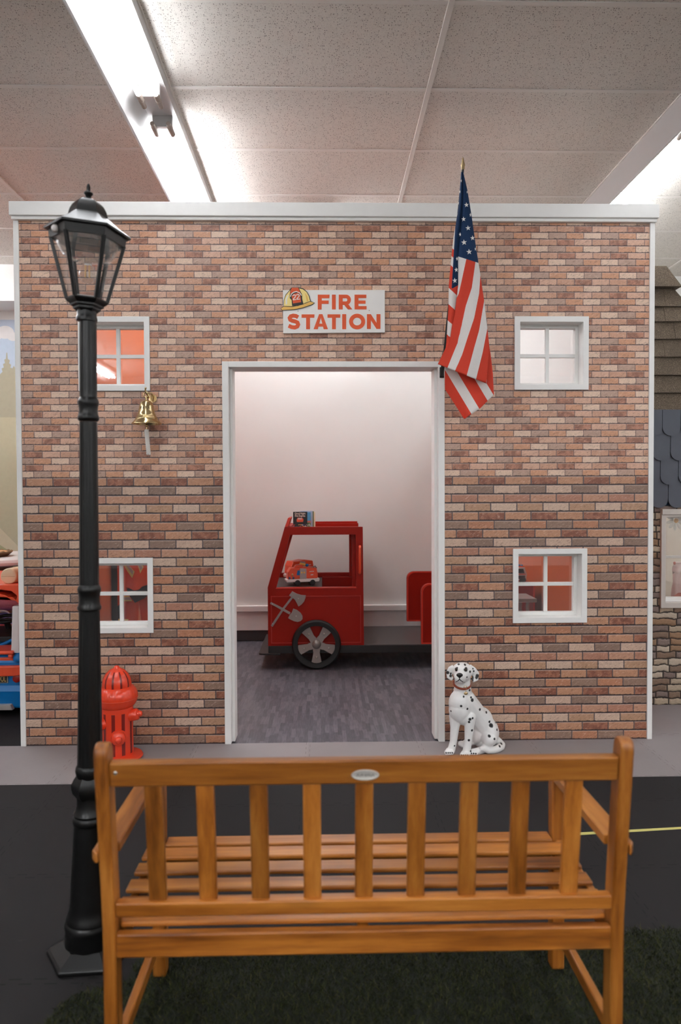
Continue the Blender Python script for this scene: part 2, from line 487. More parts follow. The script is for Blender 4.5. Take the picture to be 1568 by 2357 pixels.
    def add_mesh(s, me, fn, m=0):
        b = len(s.V)
        s.V += [tuple(fn(v.co)) for v in me.vertices]
        for p in me.polygons: s.F.append(tuple(b+i for i in p.vertices)); s.MI.append(m)
    def move(s, M):
        s.V = [tuple(M @ Vector(v)) for v in s.V]; return s
    def mesh(s, name, off=Vector((0, 0, 0))):
        me = bpy.data.meshes.new(name)
        me.from_pydata([(v[0]-off.x, v[1]-off.y, v[2]-off.z) for v in s.V], [], s.F)
        me.polygons.foreach_set('material_index', s.MI)
        for k, vals in s.extra.items():
            a = me.attributes.new(k, 'FLOAT', 'POINT'); a.data.foreach_set('value', vals)
        bm = bmesh.new(); bm.from_mesh(me)
        bmesh.ops.recalc_face_normals(bm, faces=bm.faces)
        bm.to_mesh(me); bm.free(); me.update()
        return me

ORIG = {}
def finish(o, smooth, bevel):
    me = o.data
    if smooth:
        me.polygons.foreach_set('use_smooth', [True]*len(me.polygons))
        me.set_sharp_from_angle(angle=math.radians(smooth if smooth is not True else 38))
    if bevel:
        b = o.modifiers.new('edge', 'BEVEL'); b.width = bevel; b.segments = 2; b.limit_method = 'ANGLE'; b.angle_limit = math.radians(40)
        b.harden_normals = False
def obj(name, mb, mats, parent=None, loc=None, smooth=True, bevel=0.0, label=None):
    if parent is not None: off = ORIG[parent]
    elif loc is not None: off = Vector(loc)
    else: off = Vector((0, 0, 0))
    me = mb.mesh(name, off)
    for m in (mats if isinstance(mats, (list, tuple)) else [mats]): me.materials.append(m)
    o = bpy.data.objects.new(name, me); COL.objects.link(o)
    if parent is not None: o.parent = parent
    else: o.location = off
    ORIG[o] = off
    if label: o['label'] = label
    finish(o, smooth, bevel)
    return o
def tag(o, label, cat, group=None, kind=None):
    o['label'] = label; o['category'] = cat
    if group: o['group'] = group
    if kind: o['kind'] = kind
    return o
def thing(name, label, cat, loc, group=None, kind=None, rot=(0, 0, 0)):
    o = bpy.data.objects.new(name, None); COL.objects.link(o); o.location = loc; o.rotation_euler = rot
    o.empty_display_size = 0.05
    ORIG[o] = Vector(loc)
    return tag(o, label, cat, group, kind)
def struct(name, mb, mats, label=None, smooth=False, bevel=0.0, parent=None, cat=None):
    o = obj(name, mb, mats, parent, None, smooth, bevel)
    if parent is None:
        o['kind'] = 'structure'
        if label: o['label'] = label
        if cat: o['category'] = cat
    return o
def evaluated(o):
    dg = bpy.context.evaluated_depsgraph_get(); dg.update()
    me = bpy.data.meshes.new_from_object(o.evaluated_get(dg))
    return me
def remeshed(mb, voxel, smooth_it, factor=0.5):
    """one continuous skin over overlapping volumes"""
    me = mb.mesh('tmp'); o = bpy.data.objects.new('tmp', me); COL.objects.link(o)
    r = o.modifiers.new('r', 'REMESH'); r.mode = 'VOXEL'; r.voxel_size = voxel
    sm = o.modifiers.new('s', 'SMOOTH'); sm.iterations = smooth_it; sm.factor = factor
    out = evaluated(o)
    bpy.data.objects.remove(o); bpy.data.meshes.remove(me)
    r = MB(); r.V = [tuple(v.co) for v in out.vertices]; r.F = [tuple(p.vertices) for p in out.polygons]; r.MI = [0]*len(r.F)
    bpy.data.meshes.remove(out)
    return r
def text_mesh(txt, size, extrude=0.0, offset=0.0, align='CENTER'):
    cu = bpy.data.curves.new('tmp_text', 'FONT'); cu.body = txt; cu.size = size; cu.extrude = extrude; cu.offset = offset
    cu.align_x = align; cu.align_y = 'CENTER'; cu.resolution_u = 4
    o = bpy.data.objects.new('tmp_text', cu); COL.objects.link(o)
    me = evaluated(o)
    bpy.data.objects.remove(o); bpy.data.curves.remove(cu)
    return me
def arc(cx, cz, r, a0, a1, n, rz=None):
    rz = r if rz is None else rz
    return [(cx+r*cos(math.radians(a0+(a1-a0)*i/n)), cz+rz*sin(math.radians(a0+(a1-a0)*i/n))) for i in range(n+1)]
def interp(pts, t):
    for (t0, *a), (t1, *b) in zip(pts, pts[1:]):
        if t <= t1:
            k = (t-t0)/(t1-t0); return [u+(v-u)*k for u, v in zip(a, b)]
    return list(pts[-1][1:])

# shared materials
WHITE = plain('white_trim_paint', (240, 239, 236), 0.45, 0.03)
WALLW = plain('cream_wall_paint', (220, 220, 217), 0.75, 0.03, 3)
OUTER = plain('greige_room_paint', (208, 206, 203), 0.8, 0.04, 3)
ORANGE = plain('orange_wall_paint', (196, 90, 32), 0.55, 0.04, 3)
BRICK = brick_material()
RED = plain('red_laminate', (150, 25, 10), 0.42, 0.05, 12, spec=0.22)
REDL = plain('red_edge_paint', (206, 58, 40), 0.3, 0.04)
DGREY = plain('charcoal_laminate', (74, 70, 70), 0.45, 0.08, 25)
BLACKR = plain('black_rubber', (26, 26, 26), 0.6, 0.08)
LGREY = plain('grey_plastic_board', (150, 142, 138), 0.45, 0.05)
STEEL = plain('screw_steel', (200, 196, 190), 0.3, 0.03, metal=0.9)
BRASS = plain('polished_brass', (218, 194, 146), 0.2, 0.05, 20, metal=1.0)
LAMPB = plain('black_lamp_paint', (14, 14, 14), 0.33, 0.1, 40, spec=0.38)
PLRED = plain('red_plastic', (230, 86, 50), 0.3, 0.04)
PLBLUE = plain('blue_plastic', (12, 114, 184), 0.32, 0.04)
PLWHITE = plain('white_plastic', (226, 226, 226), 0.3, 0.03)
PLBLACK = plain('black_plastic', (28, 28, 28), 0.4, 0.05)
PLYEL = plain('yellow_plastic', (236, 196, 90), 0.35, 0.04)

# ------------------------------------------------------------------ room shell
CEIL = 3.088
WY = 3.436           # face of the brick front wall
WT = 0.11            # its thickness
XL, XR = -1.4275, 1.5627
FX0, FX1, FYB, FYF = -3.6, 4.6, -4.8, 6.40

def plate_with_holes(mb, x0, x1, z0, z1, y0, y1, holes, m=0):
    xs = sorted({x0, x1, *[h[0] for h in holes], *[h[1] for h in holes]})
    zs = sorted({z0, z1, *[h[2] for h in holes], *[h[3] for h in holes]})
    def solid(i, j):
        if i < 0 or j < 0 or i >= len(xs)-1 or j >= len(zs)-1: return False
        cx = (xs[i]+xs[i+1])/2; cz = (zs[j]+zs[j+1])/2
        return not any(h[0] < cx < h[1] and h[2] < cz < h[3] for h in holes)
    for i in range(len(xs)-1):
        for j in range(len(zs)-1):
            if not solid(i, j): continue
            a, b, c, d = xs[i], xs[i+1], zs[j], zs[j+1]
            mb.quad([(a, y0, c), (b, y0, c), (b, y0, d), (a, y0, d)], m)
            mb.quad([(a, y1, c), (a, y1, d), (b, y1, d), (b, y1, c)], m)
            if not solid(i-1, j): mb.quad([(a, y0, c), (a, y0, d), (a, y1, d), (a, y1, c)], m)
            if not solid(i+1, j): mb.quad([(b, y0, c), (b, y1, c), (b, y1, d), (b, y0, d)], m)
            if not solid(i, j-1): mb.quad([(a, y0, c), (a, y1, c), (b, y1, c), (b, y0, c)], m)
            if not solid(i, j+1): mb.quad([(a, y0, d), (b, y0, d), (b, y1, d), (a, y1, d)], m)

DOOR = (-0.452, 0.548, -0.01, 1.785)
WINS = [(-1.134, -0.815, 1.672, 2.005), (0.907, 1.247, 1.675, 2.008), (-1.134, -0.811, 0.538, 0.880), (0.901, 1.244, 0.570, 0.912)]
wm = MB(); plate_with_holes(wm, XL+0.004, XR-0.004, 0.0, 2.50, WY, WY+WT, [DOOR] + WINS)
struct('wall_front', wm, BRICK, 'brick-print front wall of the play fire station with a doorway and four windows', cat='wall')

def wall(name, *b, mat=OUTER, label=None): return struct(name, MB().box(*b), mat, label)
wall('wall_back', FX0, FX1, FYF, FYF+0.1, 0, CEIL, mat=WALLW)
wall('wall_left', FX0-0.1, FX0, FYB, FYF, 0, CEIL)
wall('wall_right', FX1, FX1+0.1, FYB, FYF, 0, CEIL)
wall('wall_rear', FX0, FX1, FYB-0.1, FYB, 0, CEIL)
# walls of the play room behind the brick front
IB = 5.89
wall('wall_inner_back', XL+0.02, XR-0.02, IB, IB+0.08, 0, 2.5, mat=WALLW, label='cream back wall of the fire station play room')
wall('wall_inner_left', XL+0.005, XL+0.06, WY+WT, IB, 0, 2.5, mat=ORANGE, label='orange side wall of the play room behind the costume')
wall('wall_inner_right', XR-0.06, XR-0.005, WY+WT, IB, 0, 1.36, mat=ORANGE, label='orange lower half of the play room side wall')
wall('wall_inner_right_upper', XR-0.06, XR-0.005, WY+WT, IB, 1.36, 2.5, mat=WALLW, label='white upper half of the play room side wall')
struct('baseboard_back', MB().box(XL+0.06, XR-0.06, IB-0.018, IB, 0.083, 0.238).box(XL+0.06, XR-0.06, IB-0.040, IB, 0.238, 0.285), WHITE, bevel=0.004)
struct('baseboard_base', MB().box(XL+0.06, XR-0.06, IB-0.012, IB, 0.0, 0.083), plain('charcoal_cove_base', (58, 54, 55), 0.5))

struct('floor', MB().box(XL, XR, WY+0.004, IB+0.1, -0.05, -0.006), vinyl_material(), 'dark grey strand-look vinyl floor inside the play room')
GREYM = mat_floor('grey_foam_mat', (146, 139, 140), 0.525, -0.08, 2.973-0.525, (118, 110, 110))
struct('floor_walkway', MB().box(-2.4, XR, 2.973, WY+0.004, -0.05, 0.0).box(XR, FX1, 2.973, 4.3, -0.05, 0.0), GREYM, 'light grey foam mat walkway along the brick wall')
BLACKM = mat_floor('black_foam_mat', (33, 31, 32), 0.495, 0.41, 2.252, (5, 5, 5), rough=0.75)
struct('floor_street', MB().box(FX0, FX1, FYB, 2.973, -0.05, 0.0).box(FX0, -2.4, 2.973, FYF, -0.05, 0.0).box(-2.4, XL, WY+0.004, FYF, -0.05, 0.0).box(XR, FX1, 4.3, FYF, -0.05, 0.0), BLACKM, 'charcoal foam mat street in front of the walkway')

# ceiling: mineral fibre tiles in a lay-in grid
struct('ceiling', MB().box(FX0, FX1, FYB, FYF, CEIL, CEIL+0.05), acoustic_material(), 'speckled acoustic tile ceiling')
g = MB()
for k in range(-4, 5):
    x = 0.503 + 1.22*k
    if FX0 < x < FX1: g.box(x-0.012, x+0.012, FYB, FYF, CEIL-0.006, CEIL+0.001)
for k in range(-14, 8):
    y = 3.4717 + 0.61*k
    if FYB < y < FYF: g.box(FX0, FX1, y-0.012, y+0.012, CEIL-0.004, CEIL+0.001)
struct('ceiling_grid', g, plain('grid_enamel', (216, 211, 205), 0.5, 0.03), bevel=0.0015)

# trims of the brick front
t = MB().box(XL-0.014, XR+0.014, WY-0.030, WY+WT+0.03, 2.468, 2.532).box(XL-0.008, XR+0.008, WY-0.020, WY+WT+0.02, 2.452, 2.468)
struct('trim_1', t, WHITE, 'white cap board along the top of the brick wall', bevel=0.003)
struct('trim_2', MB().box(XL-0.004, XL+0.020, WY-0.008, WY+WT+0.01, 0, 2.452), WHITE, bevel=0.002)
struct('trim_3', MB().box(XR-0.020, XR+0.004, WY-0.008, WY+WT+0.01, 0, 2.452), WHITE, bevel=0.002)
# lined doorway opening
d = MB()
d.box(-0.474, -0.444, WY-0.010, WY+WT+0.012, 0.0, 1.803); d.box(0.540, 0.570, WY-0.010, WY+WT+0.012, 0.0, 1.803)
d.box(-0.444, 0.540, WY-0.010, WY+WT+0.012, 1.776, 1.803)
d.box(-0.444, -0.430, WY+0.03, WY+WT+0.012, 0.0, 1.776); d.box(0.526, 0.540, WY+0.03, WY+WT+0.012, 0.0, 1.776)
struct('door_1', d, WHITE, 'white lining and casing of the doorway', bevel=0.002)

PANE = glass_material('acrylic_pane', (0.98, 0.98, 0.98, 1), 1.6, 0.02, 1.25, 0.02)
for i, (x0, x1, z0, z1) in enumerate(WINS):
    a, f = 0.006, 0.020           # flange over the wall, liner thickness
    w = MB()
    o_ = [(x0-a, z0-a), (x1+a, z0-a), (x1+a, z1+a), (x0-a, z1+a)]; i_ = [(x0+f, z0+f), (x1-f, z0+f), (x1-f, z1-f), (x0+f, z1-f)]
    w.ring(o_, i_, 'y', WY-0.010, WY-0.001)
    w.ring([(x0+.001, z0+.001), (x1-.001, z0+.001), (x1-.001, z1-.001), (x0+.001, z1-.001)], i_, 'y', WY-0.001, WY+WT+0.01)
    root = struct('window_%d' % (i+1), w, WHITE, ['white framed window high beside the lamp post, above the brass bell', 'white framed window high on the brick wall beyond the flag', 'white framed window low beside the lamp post with an orange costume behind', 'white framed window low on the brick wall above the dog statue side'][i], bevel=0.0015)
    ys = WY+0.070; s = 0.016
    sa = MB().ring([(x0+f, z0+f), (x1-f, z0+f), (x1-f, z1-f), (x0+f, z1-f)], [(x0+f+s, z0+f+s), (x1-f-s, z0+f+s), (x1-f-s, z1-f-s), (x0+f+s, z1-f-s)], 'y', ys-0.012, ys+0.02)
    struct('sash', sa, WHITE, parent=root, bevel=0.0015)
    cx, cz = (x0+x1)/2, (z0+z1)/2
    mu = MB().box(cx-0.0085, cx+0.0085, ys-0.010, ys+0.008, z0+f+s, z1-f-s).box(x0+f+s, x1-f-s, ys-0.009, ys+0.007, cz-0.0085, cz+0.0085)
    struct('muntin', mu, WHITE, parent=root, bevel=0.0012)
    struct('pane', MB().box(x0+f+.004, x1-f-.004, ys+0.010, ys+0.013, z0+f+.004, z1-f-.004), PANE, parent=root)

# ------------------------------------------------------------------ ceiling lights
TUBEM = emit_material('lit_tube', TUBE_COL, TUBE)
TUBEF = emit_material('lit_tube_far', TUBE_COL, TUBE_FAR)
TUBER = emit_material('rear_tube', TUBE_COL, TUBE_REAR)
TUBE_FILL = emit_material('room_fill_tube', TUBE_COL, ROOM_FILL)
TUBEW = emit_material('mural_tube', TUBE_COL, TUBE_MURAL)
TUBEN = emit_material('near_tube', TUBE_COL, TUBE_NEAR)
ENAMEL = plain('fixture_enamel', (186, 184, 183), 0.4, 0.02)
SOCK = plain('socket_plastic', (150, 136, 126), 0.5, 0.05)
def fixture(X0, segs, label, Y0, Y1, group='strip lights', rivets=False):
    """asymmetric strip: tall side plate, sloped reflector, two bare tubes"""
    root = thing('strip_light', label, 'light', (X0+0.1, (Y0+Y1)/2, CEIL), group)
    T = CEIL-0.001
    prof = [(0, 0), (0, -0.168), (0.005, -0.170), (0.012, -0.166), (0.060, -0.048), (0.192, -0.042), (0.194, -0.052), (0.199, -0.052), (0.199, 0)]
    hb = MB().prism([(X0+u, T+v) for u, v in prof], 'y', Y0, Y1)
    obj('housing', hb, ENAMEL, root, smooth=False)
    for (ya, yb, lit) in segs:
        for u in (0.088, 0.165):
            p = (X0+u, T-0.108)
            tb = MB().lathe([(0.004, 0), (0.0125, 0.003), (0.0125, yb-ya-0.003), (0.004, yb-ya)], (p[0], ya, p[1]), 16, axis='y')
            obj('tube', tb, lit, root)
            for e0, e1 in ((ya-0.11, ya-0.001), (yb+0.001, yb+0.11)):
                sk = MB().lathe([(0.011, 0), (0.0135, 0.004), (0.0135, 0.035), (0.0115, 0.037), (0.0115, 0.048), (0.0135, 0.05), (0.0135, 0.07), (0.011, 0.072), (0.011, e1-e0)] if e0 > ya else [(0.011, 0), (0.011, 0.03), (0.0135, 0.034), (0.0135, e1-e0)], (p[0], e0, p[1]), 14, axis='y')
                obj('socket', sk, SOCK, root)
    for (ya, yb, lit) in segs:
        for yy in (ya-0.05, yb+0.05): obj('bracket', MB().box(X0+0.078, X0+0.175, yy-0.012, yy+0.012, T-0.099, T-0.040), ENAMEL, root, bevel=0.002)
    if rivets:
        ys = 3.455
        obj('seam', MB().box(X0-0.0012, X0, ys-0.001, ys+0.001, T-0.165, T-0.005), SOCK, root)
        for dz in (-0.03, -0.06, -0.11, -0.14): obj('rivet', MB().ell((X0-0.0005, ys+(0.012 if dz in (-0.03, -0.11) else -0.012), T+dz), (0.002, 0.0035, 0.0035), None, 8, 6), SOCK, root)
    return root
SEGS = [(-4.20, -1.82, TUBER), (-1.50, 0.70, TUBEN), (0.95, 3.33, TUBEM), (3.70, 6.05, TUBEF)]
fixture(-0.912, SEGS, 'white fluorescent strip light with bare tubes lit, over the lamp post', -4.4, 6.2)
fixture(1.7188, SEGS, 'white fluorescent strip light showing its plain outer side plate, beyond the flag', -4.4, 6.2, rivets=True)
fixture(-0.15, [(4.98, 6.05, TUBE_FILL)], 'short strip light added over the play room, unseen behind the top of the brick wall', 4.86, 6.17)  # added lamp, out of the camera's sight, to brighten the play room
fixture(-3.36, SEGS[:3] + [(3.70, 6.05, TUBEW)], 'white fluorescent strip light above the mural end of the room', -4.4, 6.2)
fixture(4.16, SEGS, 'white fluorescent strip light above the far side of the playhouse', -4.4, 6.2)

# ------------------------------------------------------------------ wooden bench, seen from behind
WX, WYm, WZ = wood_material('x', 'acacia_along'), wood_material('y', 'acacia_deep'), wood_material('z', 'acacia_upright')
bench = thing('garden_bench', 'orange-brown slatted wooden bench with its back to the viewer, standing on dark turf', 'bench', (0.077, 1.58, 0))
BX0, BX1 = -0.432, 0.585
def yb(z): return 1.400 - 0.02*z if z < 0.36 else 1.3928 - (z-0.36)*0.126
for x0 in (BX0, BX1-0.026):
    zs = [0.0045, 0.18, 0.34, 0.42, 0.52, 0.62, 0.69]
    near = [(yb(z), z) for z in zs]; far = [(yb(z)+0.042, z) for z in zs]
    top = [(yb(0.70)+0.021+0.021*cos(a), 0.693+0.022*sin(a)) for a in [PI*k/8 for k in range(1, 8)]]
    obj('back_post', MB().prism(near[:-1] + [near[-1]] + top[::-1] + far[::-1], 'x', x0, x0+0.026), WZ, bench, bevel=0.004)
def rail_yz(z0, z1, dy, th): return [(yb(z0)+dy, z0), (yb(z0)+dy+th, z0), (yb(z1)+dy+th, z1), (yb(z1)+dy, z1)]
tr = obj('top_rail', MB().prism(rail_yz(0.631, 0.679, 0.006, 0.025), 'x', BX0+0.026, BX1-0.026), WX, bench, bevel=0.0035)
obj('lower_rail', MB().prism(rail_yz(0.366, 0.396, 0.000, 0.022), 'x', BX0+0.026, BX1-0.026), WX, bench, bevel=0.0035)
obj('rear_apron', MB().prism(rail_yz(0.285, 0.332, 0.0, 0.020), 'x', BX0+0.026, BX1-0.026), WX, bench, bevel=0.0035)
for cx in (-0.326, -0.2285, -0.127, -0.026, 0.074, 0.175, 0.2755, 0.3745, 0.477):
    obj('back_slat', MB().prism(rail_yz(0.394, 0.633, 0.010, 0.013), 'x', cx-0.0172, cx+0.0172), WZ, bench, bevel=0.003)
for k, (ya, yc, zt, xa, xb) in enumerate([(1.742, 1.786, 0.338, -0.388, 0.553), (1.665, 1.712, 0.347, -0.424, 0.574), (1.598, 1.643, 0.347, -0.424, 0.574), (1.531, 1.575, 0.346, -0.424, 0.574), (1.464, 1.508, 0.345, -0.424, 0.574), (1.413, 1.446, 0.345, BX0+0.030, BX1-0.030)]):
    obj('seat_slat', MB().box(xa, xb, ya, yc, zt-0.010, zt), WX, bench, bevel=0.003)
for x0 in (-0.423, 0.556):
    obj('front_leg', MB().box(x0, x0+0.032, 1.755, 1.790, 0.0045, 0.481), WZ, bench, bevel=0.004)
obj('front_apron', MB().box(-0.391, 0.556, 1.760, 1.780, 0.285, 0.323), WX, bench, bevel=0.003)
for s, xo, xi in ((1, -0.447, -0.403), (-1, 0.598, 0.553)):
    po = BX0 if s == 1 else BX1; pi = po+s*0.026
    y0 = yb(0.49); yf = y0+0.042
    poly = [(xo, y0+0.012), (xo+s*0.008, y0-0.002), (po-s*0.0005, y0-0.002), (po-s*0.0005, yf+0.001), (xi, yf+0.001), (xi, 1.79), (xi-s*0.01, 1.812), (xo+s*0.012, 1.812), (xo, 1.80)]
    obj('armrest', MB().prism(poly, 'z', 0.4815, 0.502), WYm, bench, bevel=0.004)
for x0 in (-0.416, 0.562):
    obj('side_rail', MB().box(x0, x0+0.018, 1.438, 1.756, 0.285, 0.3305), WYm, bench, bevel=0.003)
    obj('stretcher', MB().box(x0, x0+0.018, 1.44, 1.756, 0.092, 0.122), WYm, bench, bevel=0.003)
obj('seat_brace', MB().box(0.062, 0.084, 1.412, 1.760, 0.296, 0.3305), WYm, bench, bevel=0.003)
bc = at(841, 1785, 1.359); nrm = Vector((0, -1, -0.126)).normalized(); upv = Vector((0, -0.126, 1)).normalized()
def on_rail(u, v, d): return Vector((bc.x+u, yb(0.655)+0.006, 0.655)) + upv*(v+(bc.z-0.655)) + nrm*d
pl = MB()
ring = lambda a, b, d: [on_rail(a*cos(2*PI*k/32), b*sin(2*PI*k/32), d) for k in range(32)]
pl.sweep([ring(0.0262, 0.0108, 0.0), ring(0.0262, 0.0108, 0.0014), ring(0.0245, 0.0092, 0.0019), ring(0.0235, 0.0084, 0.0014)])
badge = obj('badge', pl, plain('nickel_badge', (206, 202, 194), 0.35, 0.04, metal=0.15), bench, label='small oval metal maker badge on the top rail')
tx = MB()
for k, (dx, lean) in enumerate(((-0.0150, .4), (-0.0118, -.4), (-0.0075, .3), (-0.0045, -.3), (0.0, 0), (0.0030, .4), (0.0065, 0), (0.0095, -.4), (0.0128, .4), (0.0158, -.3))):
    q = [(dx-lean*0.003-0.0006, -0.0026), (dx-lean*0.003+0.0006, -0.0026), (dx+lean*0.003+0.0006, 0.0026), (dx+lean*0.003-0.0006, 0.0026)]
    tx.hexa([on_rail(a, b, 0.0013) for a, b in q] + [on_rail(a, b, 0.0019) for a, b in q])
obj('lettering', tx, plain('badge_ink', (96, 90, 86), 0.5), badge)
sc = at(265, 1780, 1.36)
obj('screw', MB().ell(on_rail(sc.x-bc.x, sc.z-bc.z, 0.0), (0.004, 0.0015, 0.004), None, 12, 6), STEEL, bench)

# ------------------------------------------------------------------ turf under the bench
TURFC = plain('turf_backing', (20, 24, 14), 0.9)
rug = MB().prism([(-0.60, 1.70), (-0.485, 1.75), (-0.480, 1.90), (1.75, 1.925), (1.75, 0.3), (-0.78, 0.3), (-0.74, 1.30)], 'z', 0.0005, 0.004)
turf = obj('turf_rug', rug, TURFC, loc=(0.4, 1.1, 0.0005), smooth=False); tag(turf, 'dark green artificial turf rug under the wooden bench', 'rug')
def grass():
    rng = np.random.default_rng(3)
    N = 120000
    xs = rng.uniform(-0.74, 1.15, N); ys = rng.uniform(0.95, 1.93, N)
    left = np.where(ys > 1.74, -0.475, np.where(ys > 1.70, -0.60+(ys-1.70)*2.3, np.where(ys > 1.30, -0.74+(ys-1.30)/2.85, -0.76))) + 0.008*np.sin(ys*90)
    top = 1.905 + 0.009*xs + 0.006*np.sin(xs*70) + rng.normal(0, 0.006, N)
    keep = (xs > left) & (ys < top); xs, ys = xs[keep], ys[keep]; n = len(xs)
    h = rng.uniform(0.008, 0.019, n); a = rng.uniform(0, 2*PI, n); b = rng.uniform(0, 2*PI, n); ln = rng.uniform(0.3, 1.1, n)*h
    w = 0.0008
    V = np.zeros((n, 5, 3))
    dx, dy = np.cos(a)*w, np.sin(a)*w; lx, ly = np.cos(b)*ln, np.sin(b)*ln
    V[:, 0] = np.stack([xs-dx, ys-dy, np.full(n, .0035)], 1); V[:, 1] = np.stack([xs+dx, ys+dy, np.full(n, .0035)], 1)
    V[:, 2] = np.stack([xs+dx*.8+lx*.35, ys+dy*.8+ly*.35, h*.6], 1); V[:, 3] = np.stack([xs-dx*.8+lx*.35, ys-dy*.8+ly*.35, h*.6], 1)
    V[:, 4] = np.stack([xs+lx, ys+ly, h], 1)
    off = np.array(ORIG[turf]); V -= off
    idx = np.arange(n)*5
    F = []
    for i in idx: F.append((i, i+1, i+2, i+3)); F.append((i+3, i+2, i+4))
    me = bpy.data.meshes.new('grass_pile'); me.from_pydata(V.reshape(-1, 3).tolist(), [], F)
    at_ = me.attributes.new('tone', 'FLOAT', 'POINT'); at_.data.foreach_set('value', np.repeat(rng.uniform(0, 1, n), 5))
    t = NT('turf_blade'); tn = t.attr('tone')
    c = t.ramp(tn, [(0, lin((22, 27, 10))), (0.5, lin((36, 44, 17))), (0.85, lin((56, 62, 26))), (1, lin((90, 84, 46)))])
    me.materials.append(t.done(c, 0.6, Specular_IOR_Level=0.2))
    o = bpy.data.objects.new('grass_pile', me); COL.objects.link(o); o.parent = turf; o['kind'] = 'stuff'
grass()
tp = MB(); a, b = at(1330, 1920, 1), at(1568, 1906, 1)
tape = obj('floor_tape', MB().hexa([(0.86, 2.466, 0), (1.254, 2.502, 0), (1.262, 2.517, 0), (0.86, 2.484, 0), (0.86, 2.466, .0008), (1.254, 2.502, .0008), (1.262, 2.517, .0008), (0.86, 2.484, .0008)]), plain('yellow_tape', (206, 198, 118), 0.5), loc=(1.06, 2.49, 0), smooth=False)
tag(tape, 'pale yellow tape line stuck on the charcoal mat beside the bench', 'tape')

# ------------------------------------------------------------------ street lamp
LX, LY = -0.608, 1.868
lamp = thing('street_lamp', 'black six-sided lantern street lamp on a fluted post beside the bench', 'lamp', (LX, LY, 0), rot=(0, math.radians(0.45), 0))
C0 = (LX, LY, 0)
A0 = math.radians(-107)
hexr = lambda r, z, a=A0: [(LX+r*cos(a+PI*k/3), LY+r*sin(a+PI*k/3), z) for k in range(6)]
obj('base_plate', MB().sweep([hexr(0.112, 0.0, A0-0.15), hexr(0.112, 0.010, A0-0.15), hexr(0.104, 0.016, A0-0.15), hexr(0.070, 0.034, A0-0.15)]), LAMPB, lamp, smooth=False, bevel=0.003)
pb = MB().lathe([(0.062, 0.020), (0.064, 0.030), (0.0625, 0.068), (0.0635, 0.074), (0.0655, 0.080), (0.0630, 0.088), (0.0600, 0.092), (0.0605, 0.098), (0.0560, 0.106), (0.0515, 0.130), (0.0405, 0.330), (0.0400, 0.338)], C0, 36)
obj('pedestal', pb, LAMPB, lamp)
obj('collar', MB().lathe([(0.038, 0.336), (0.0430, 0.342), (0.0440, 0.350), (0.0425, 0.357), (0.0400, 0.360), (0.0415, 0.366), (0.0370, 0.374), (0.0330, 0.386), (0.0330, 0.408)], C0, 36), LAMPB, lamp)
hx = lambda r, z: (r, z)
obj('collar', MB().lathe([(0.034, 0.405), (0.0430, 0.416), (0.0465, 0.428), (0.0465, 0.440), (0.0410, 0.452), (0.0340, 0.462)], C0, 6, ang0=A0).lathe([(0.0315, 0.458), (0.0345, 0.466), (0.0365, 0.476), (0.0345, 0.486), (0.0310, 0.490)], C0, 36), LAMPB, lamp, smooth=30)
def fluted(z0, z1, r0, r1, n=12, depth=0.0014):
    rings = []; seg = n*6
    for i in range(25):
        k = i/24; z = z0+(z1-z0)*k; r = r0+(r1-r0)*k
        e = min(1.0, max(0.0, min(k, 1-k)*28-0.8))
        rings.append([(LX+(r-depth*e*(max(0, cos(n*2*PI*j/seg))**0.5))*cos(2*PI*j/seg), LY+(r-depth*e*(max(0, cos(n*2*PI*j/seg))**0.5))*sin(2*PI*j/seg), z) for j in range(seg)])
    return MB().sweep(rings)
obj('post', fluted(0.482, 0.889, 0.0315, 0.0253), LAMPB, lamp, smooth=60)
def collar(z, r, h): return MB().lathe([(r*.90, z-h/2-.004), (r*1.06, z-h/2), (r*1.09, z-h/2+.006), (r*1.0, z-h/2+.011), (r*.95, z-h/2+.016), (r*.93, z), (r*.97, z+h/2-.016), (r*1.03, z+h/2-.012), (r*1.06, z+h/2-.006), (r*1.0, z+h/2), (r*.86, z+h/2+.006)], C0, 36)
obj('collar', collar(0.918, 0.0275, 0.058), LAMPB, lamp)
obj('post', fluted(0.947, 1.366, 0.0243, 0.0218), LAMPB, lamp, smooth=60)
obj('collar', collar(1.397, 0.0245, 0.050), LAMPB, lamp)
obj('post', fluted(1.422, 1.622, 0.0212, 0.0208), LAMPB, lamp, smooth=60)
# lantern head, leaning a touch further than the post
SHR = Matrix(((1, 0, 0, 0), (0, 1, 0, 0), (-0.036, 0, 1, 0), (0, 0, 0, 1)))
hd = Matrix.Translation((LX-0.003, LY, 1.63)) @ Matrix.Rotation(math.radians(1.0), 4, 'Y') @ SHR @ Matrix.Translation((-LX, -LY, -1.63))
obj('neck', MB().lathe([(0.021, 1.618), (0.0255, 1.620), (0.0262, 1.626), (0.0245, 1.632), (0.0240, 1.634), (0.0240, 1.652)], C0, 36).move(hd), LAMPB, lamp)
lb = MB().sweep([hexr(0.024, 1.642), hexr(0.030, 1.647), hexr(0.034, 1.649), hexr(0.034, 1.654), hexr(0.041, 1.657), hexr(0.041, 1.661), hexr(0.0485, 1.666), hexr(0.0525, 1.671), hexr(0.0525, 1.674), hexr(0.044, 1.6755)]).move(hd)
obj('lantern_base', lb, LAMPB, lamp, smooth=False)
ZB, ZT, RB, RT = 1.673, 1.820, 0.0490, 0.0885
frost = plain('lantern_floor', (206, 204, 200), 0.3)
obj('lens_tray', MB().sweep([hexr(0.043, 1.6756), hexr(0.043, 1.6775)]).move(hd), frost, lamp, smooth=False)
LG = glass_material('lantern_glass', (0.95, 0.95, 0.95, 1), 1.5, 0.0, 0.9)
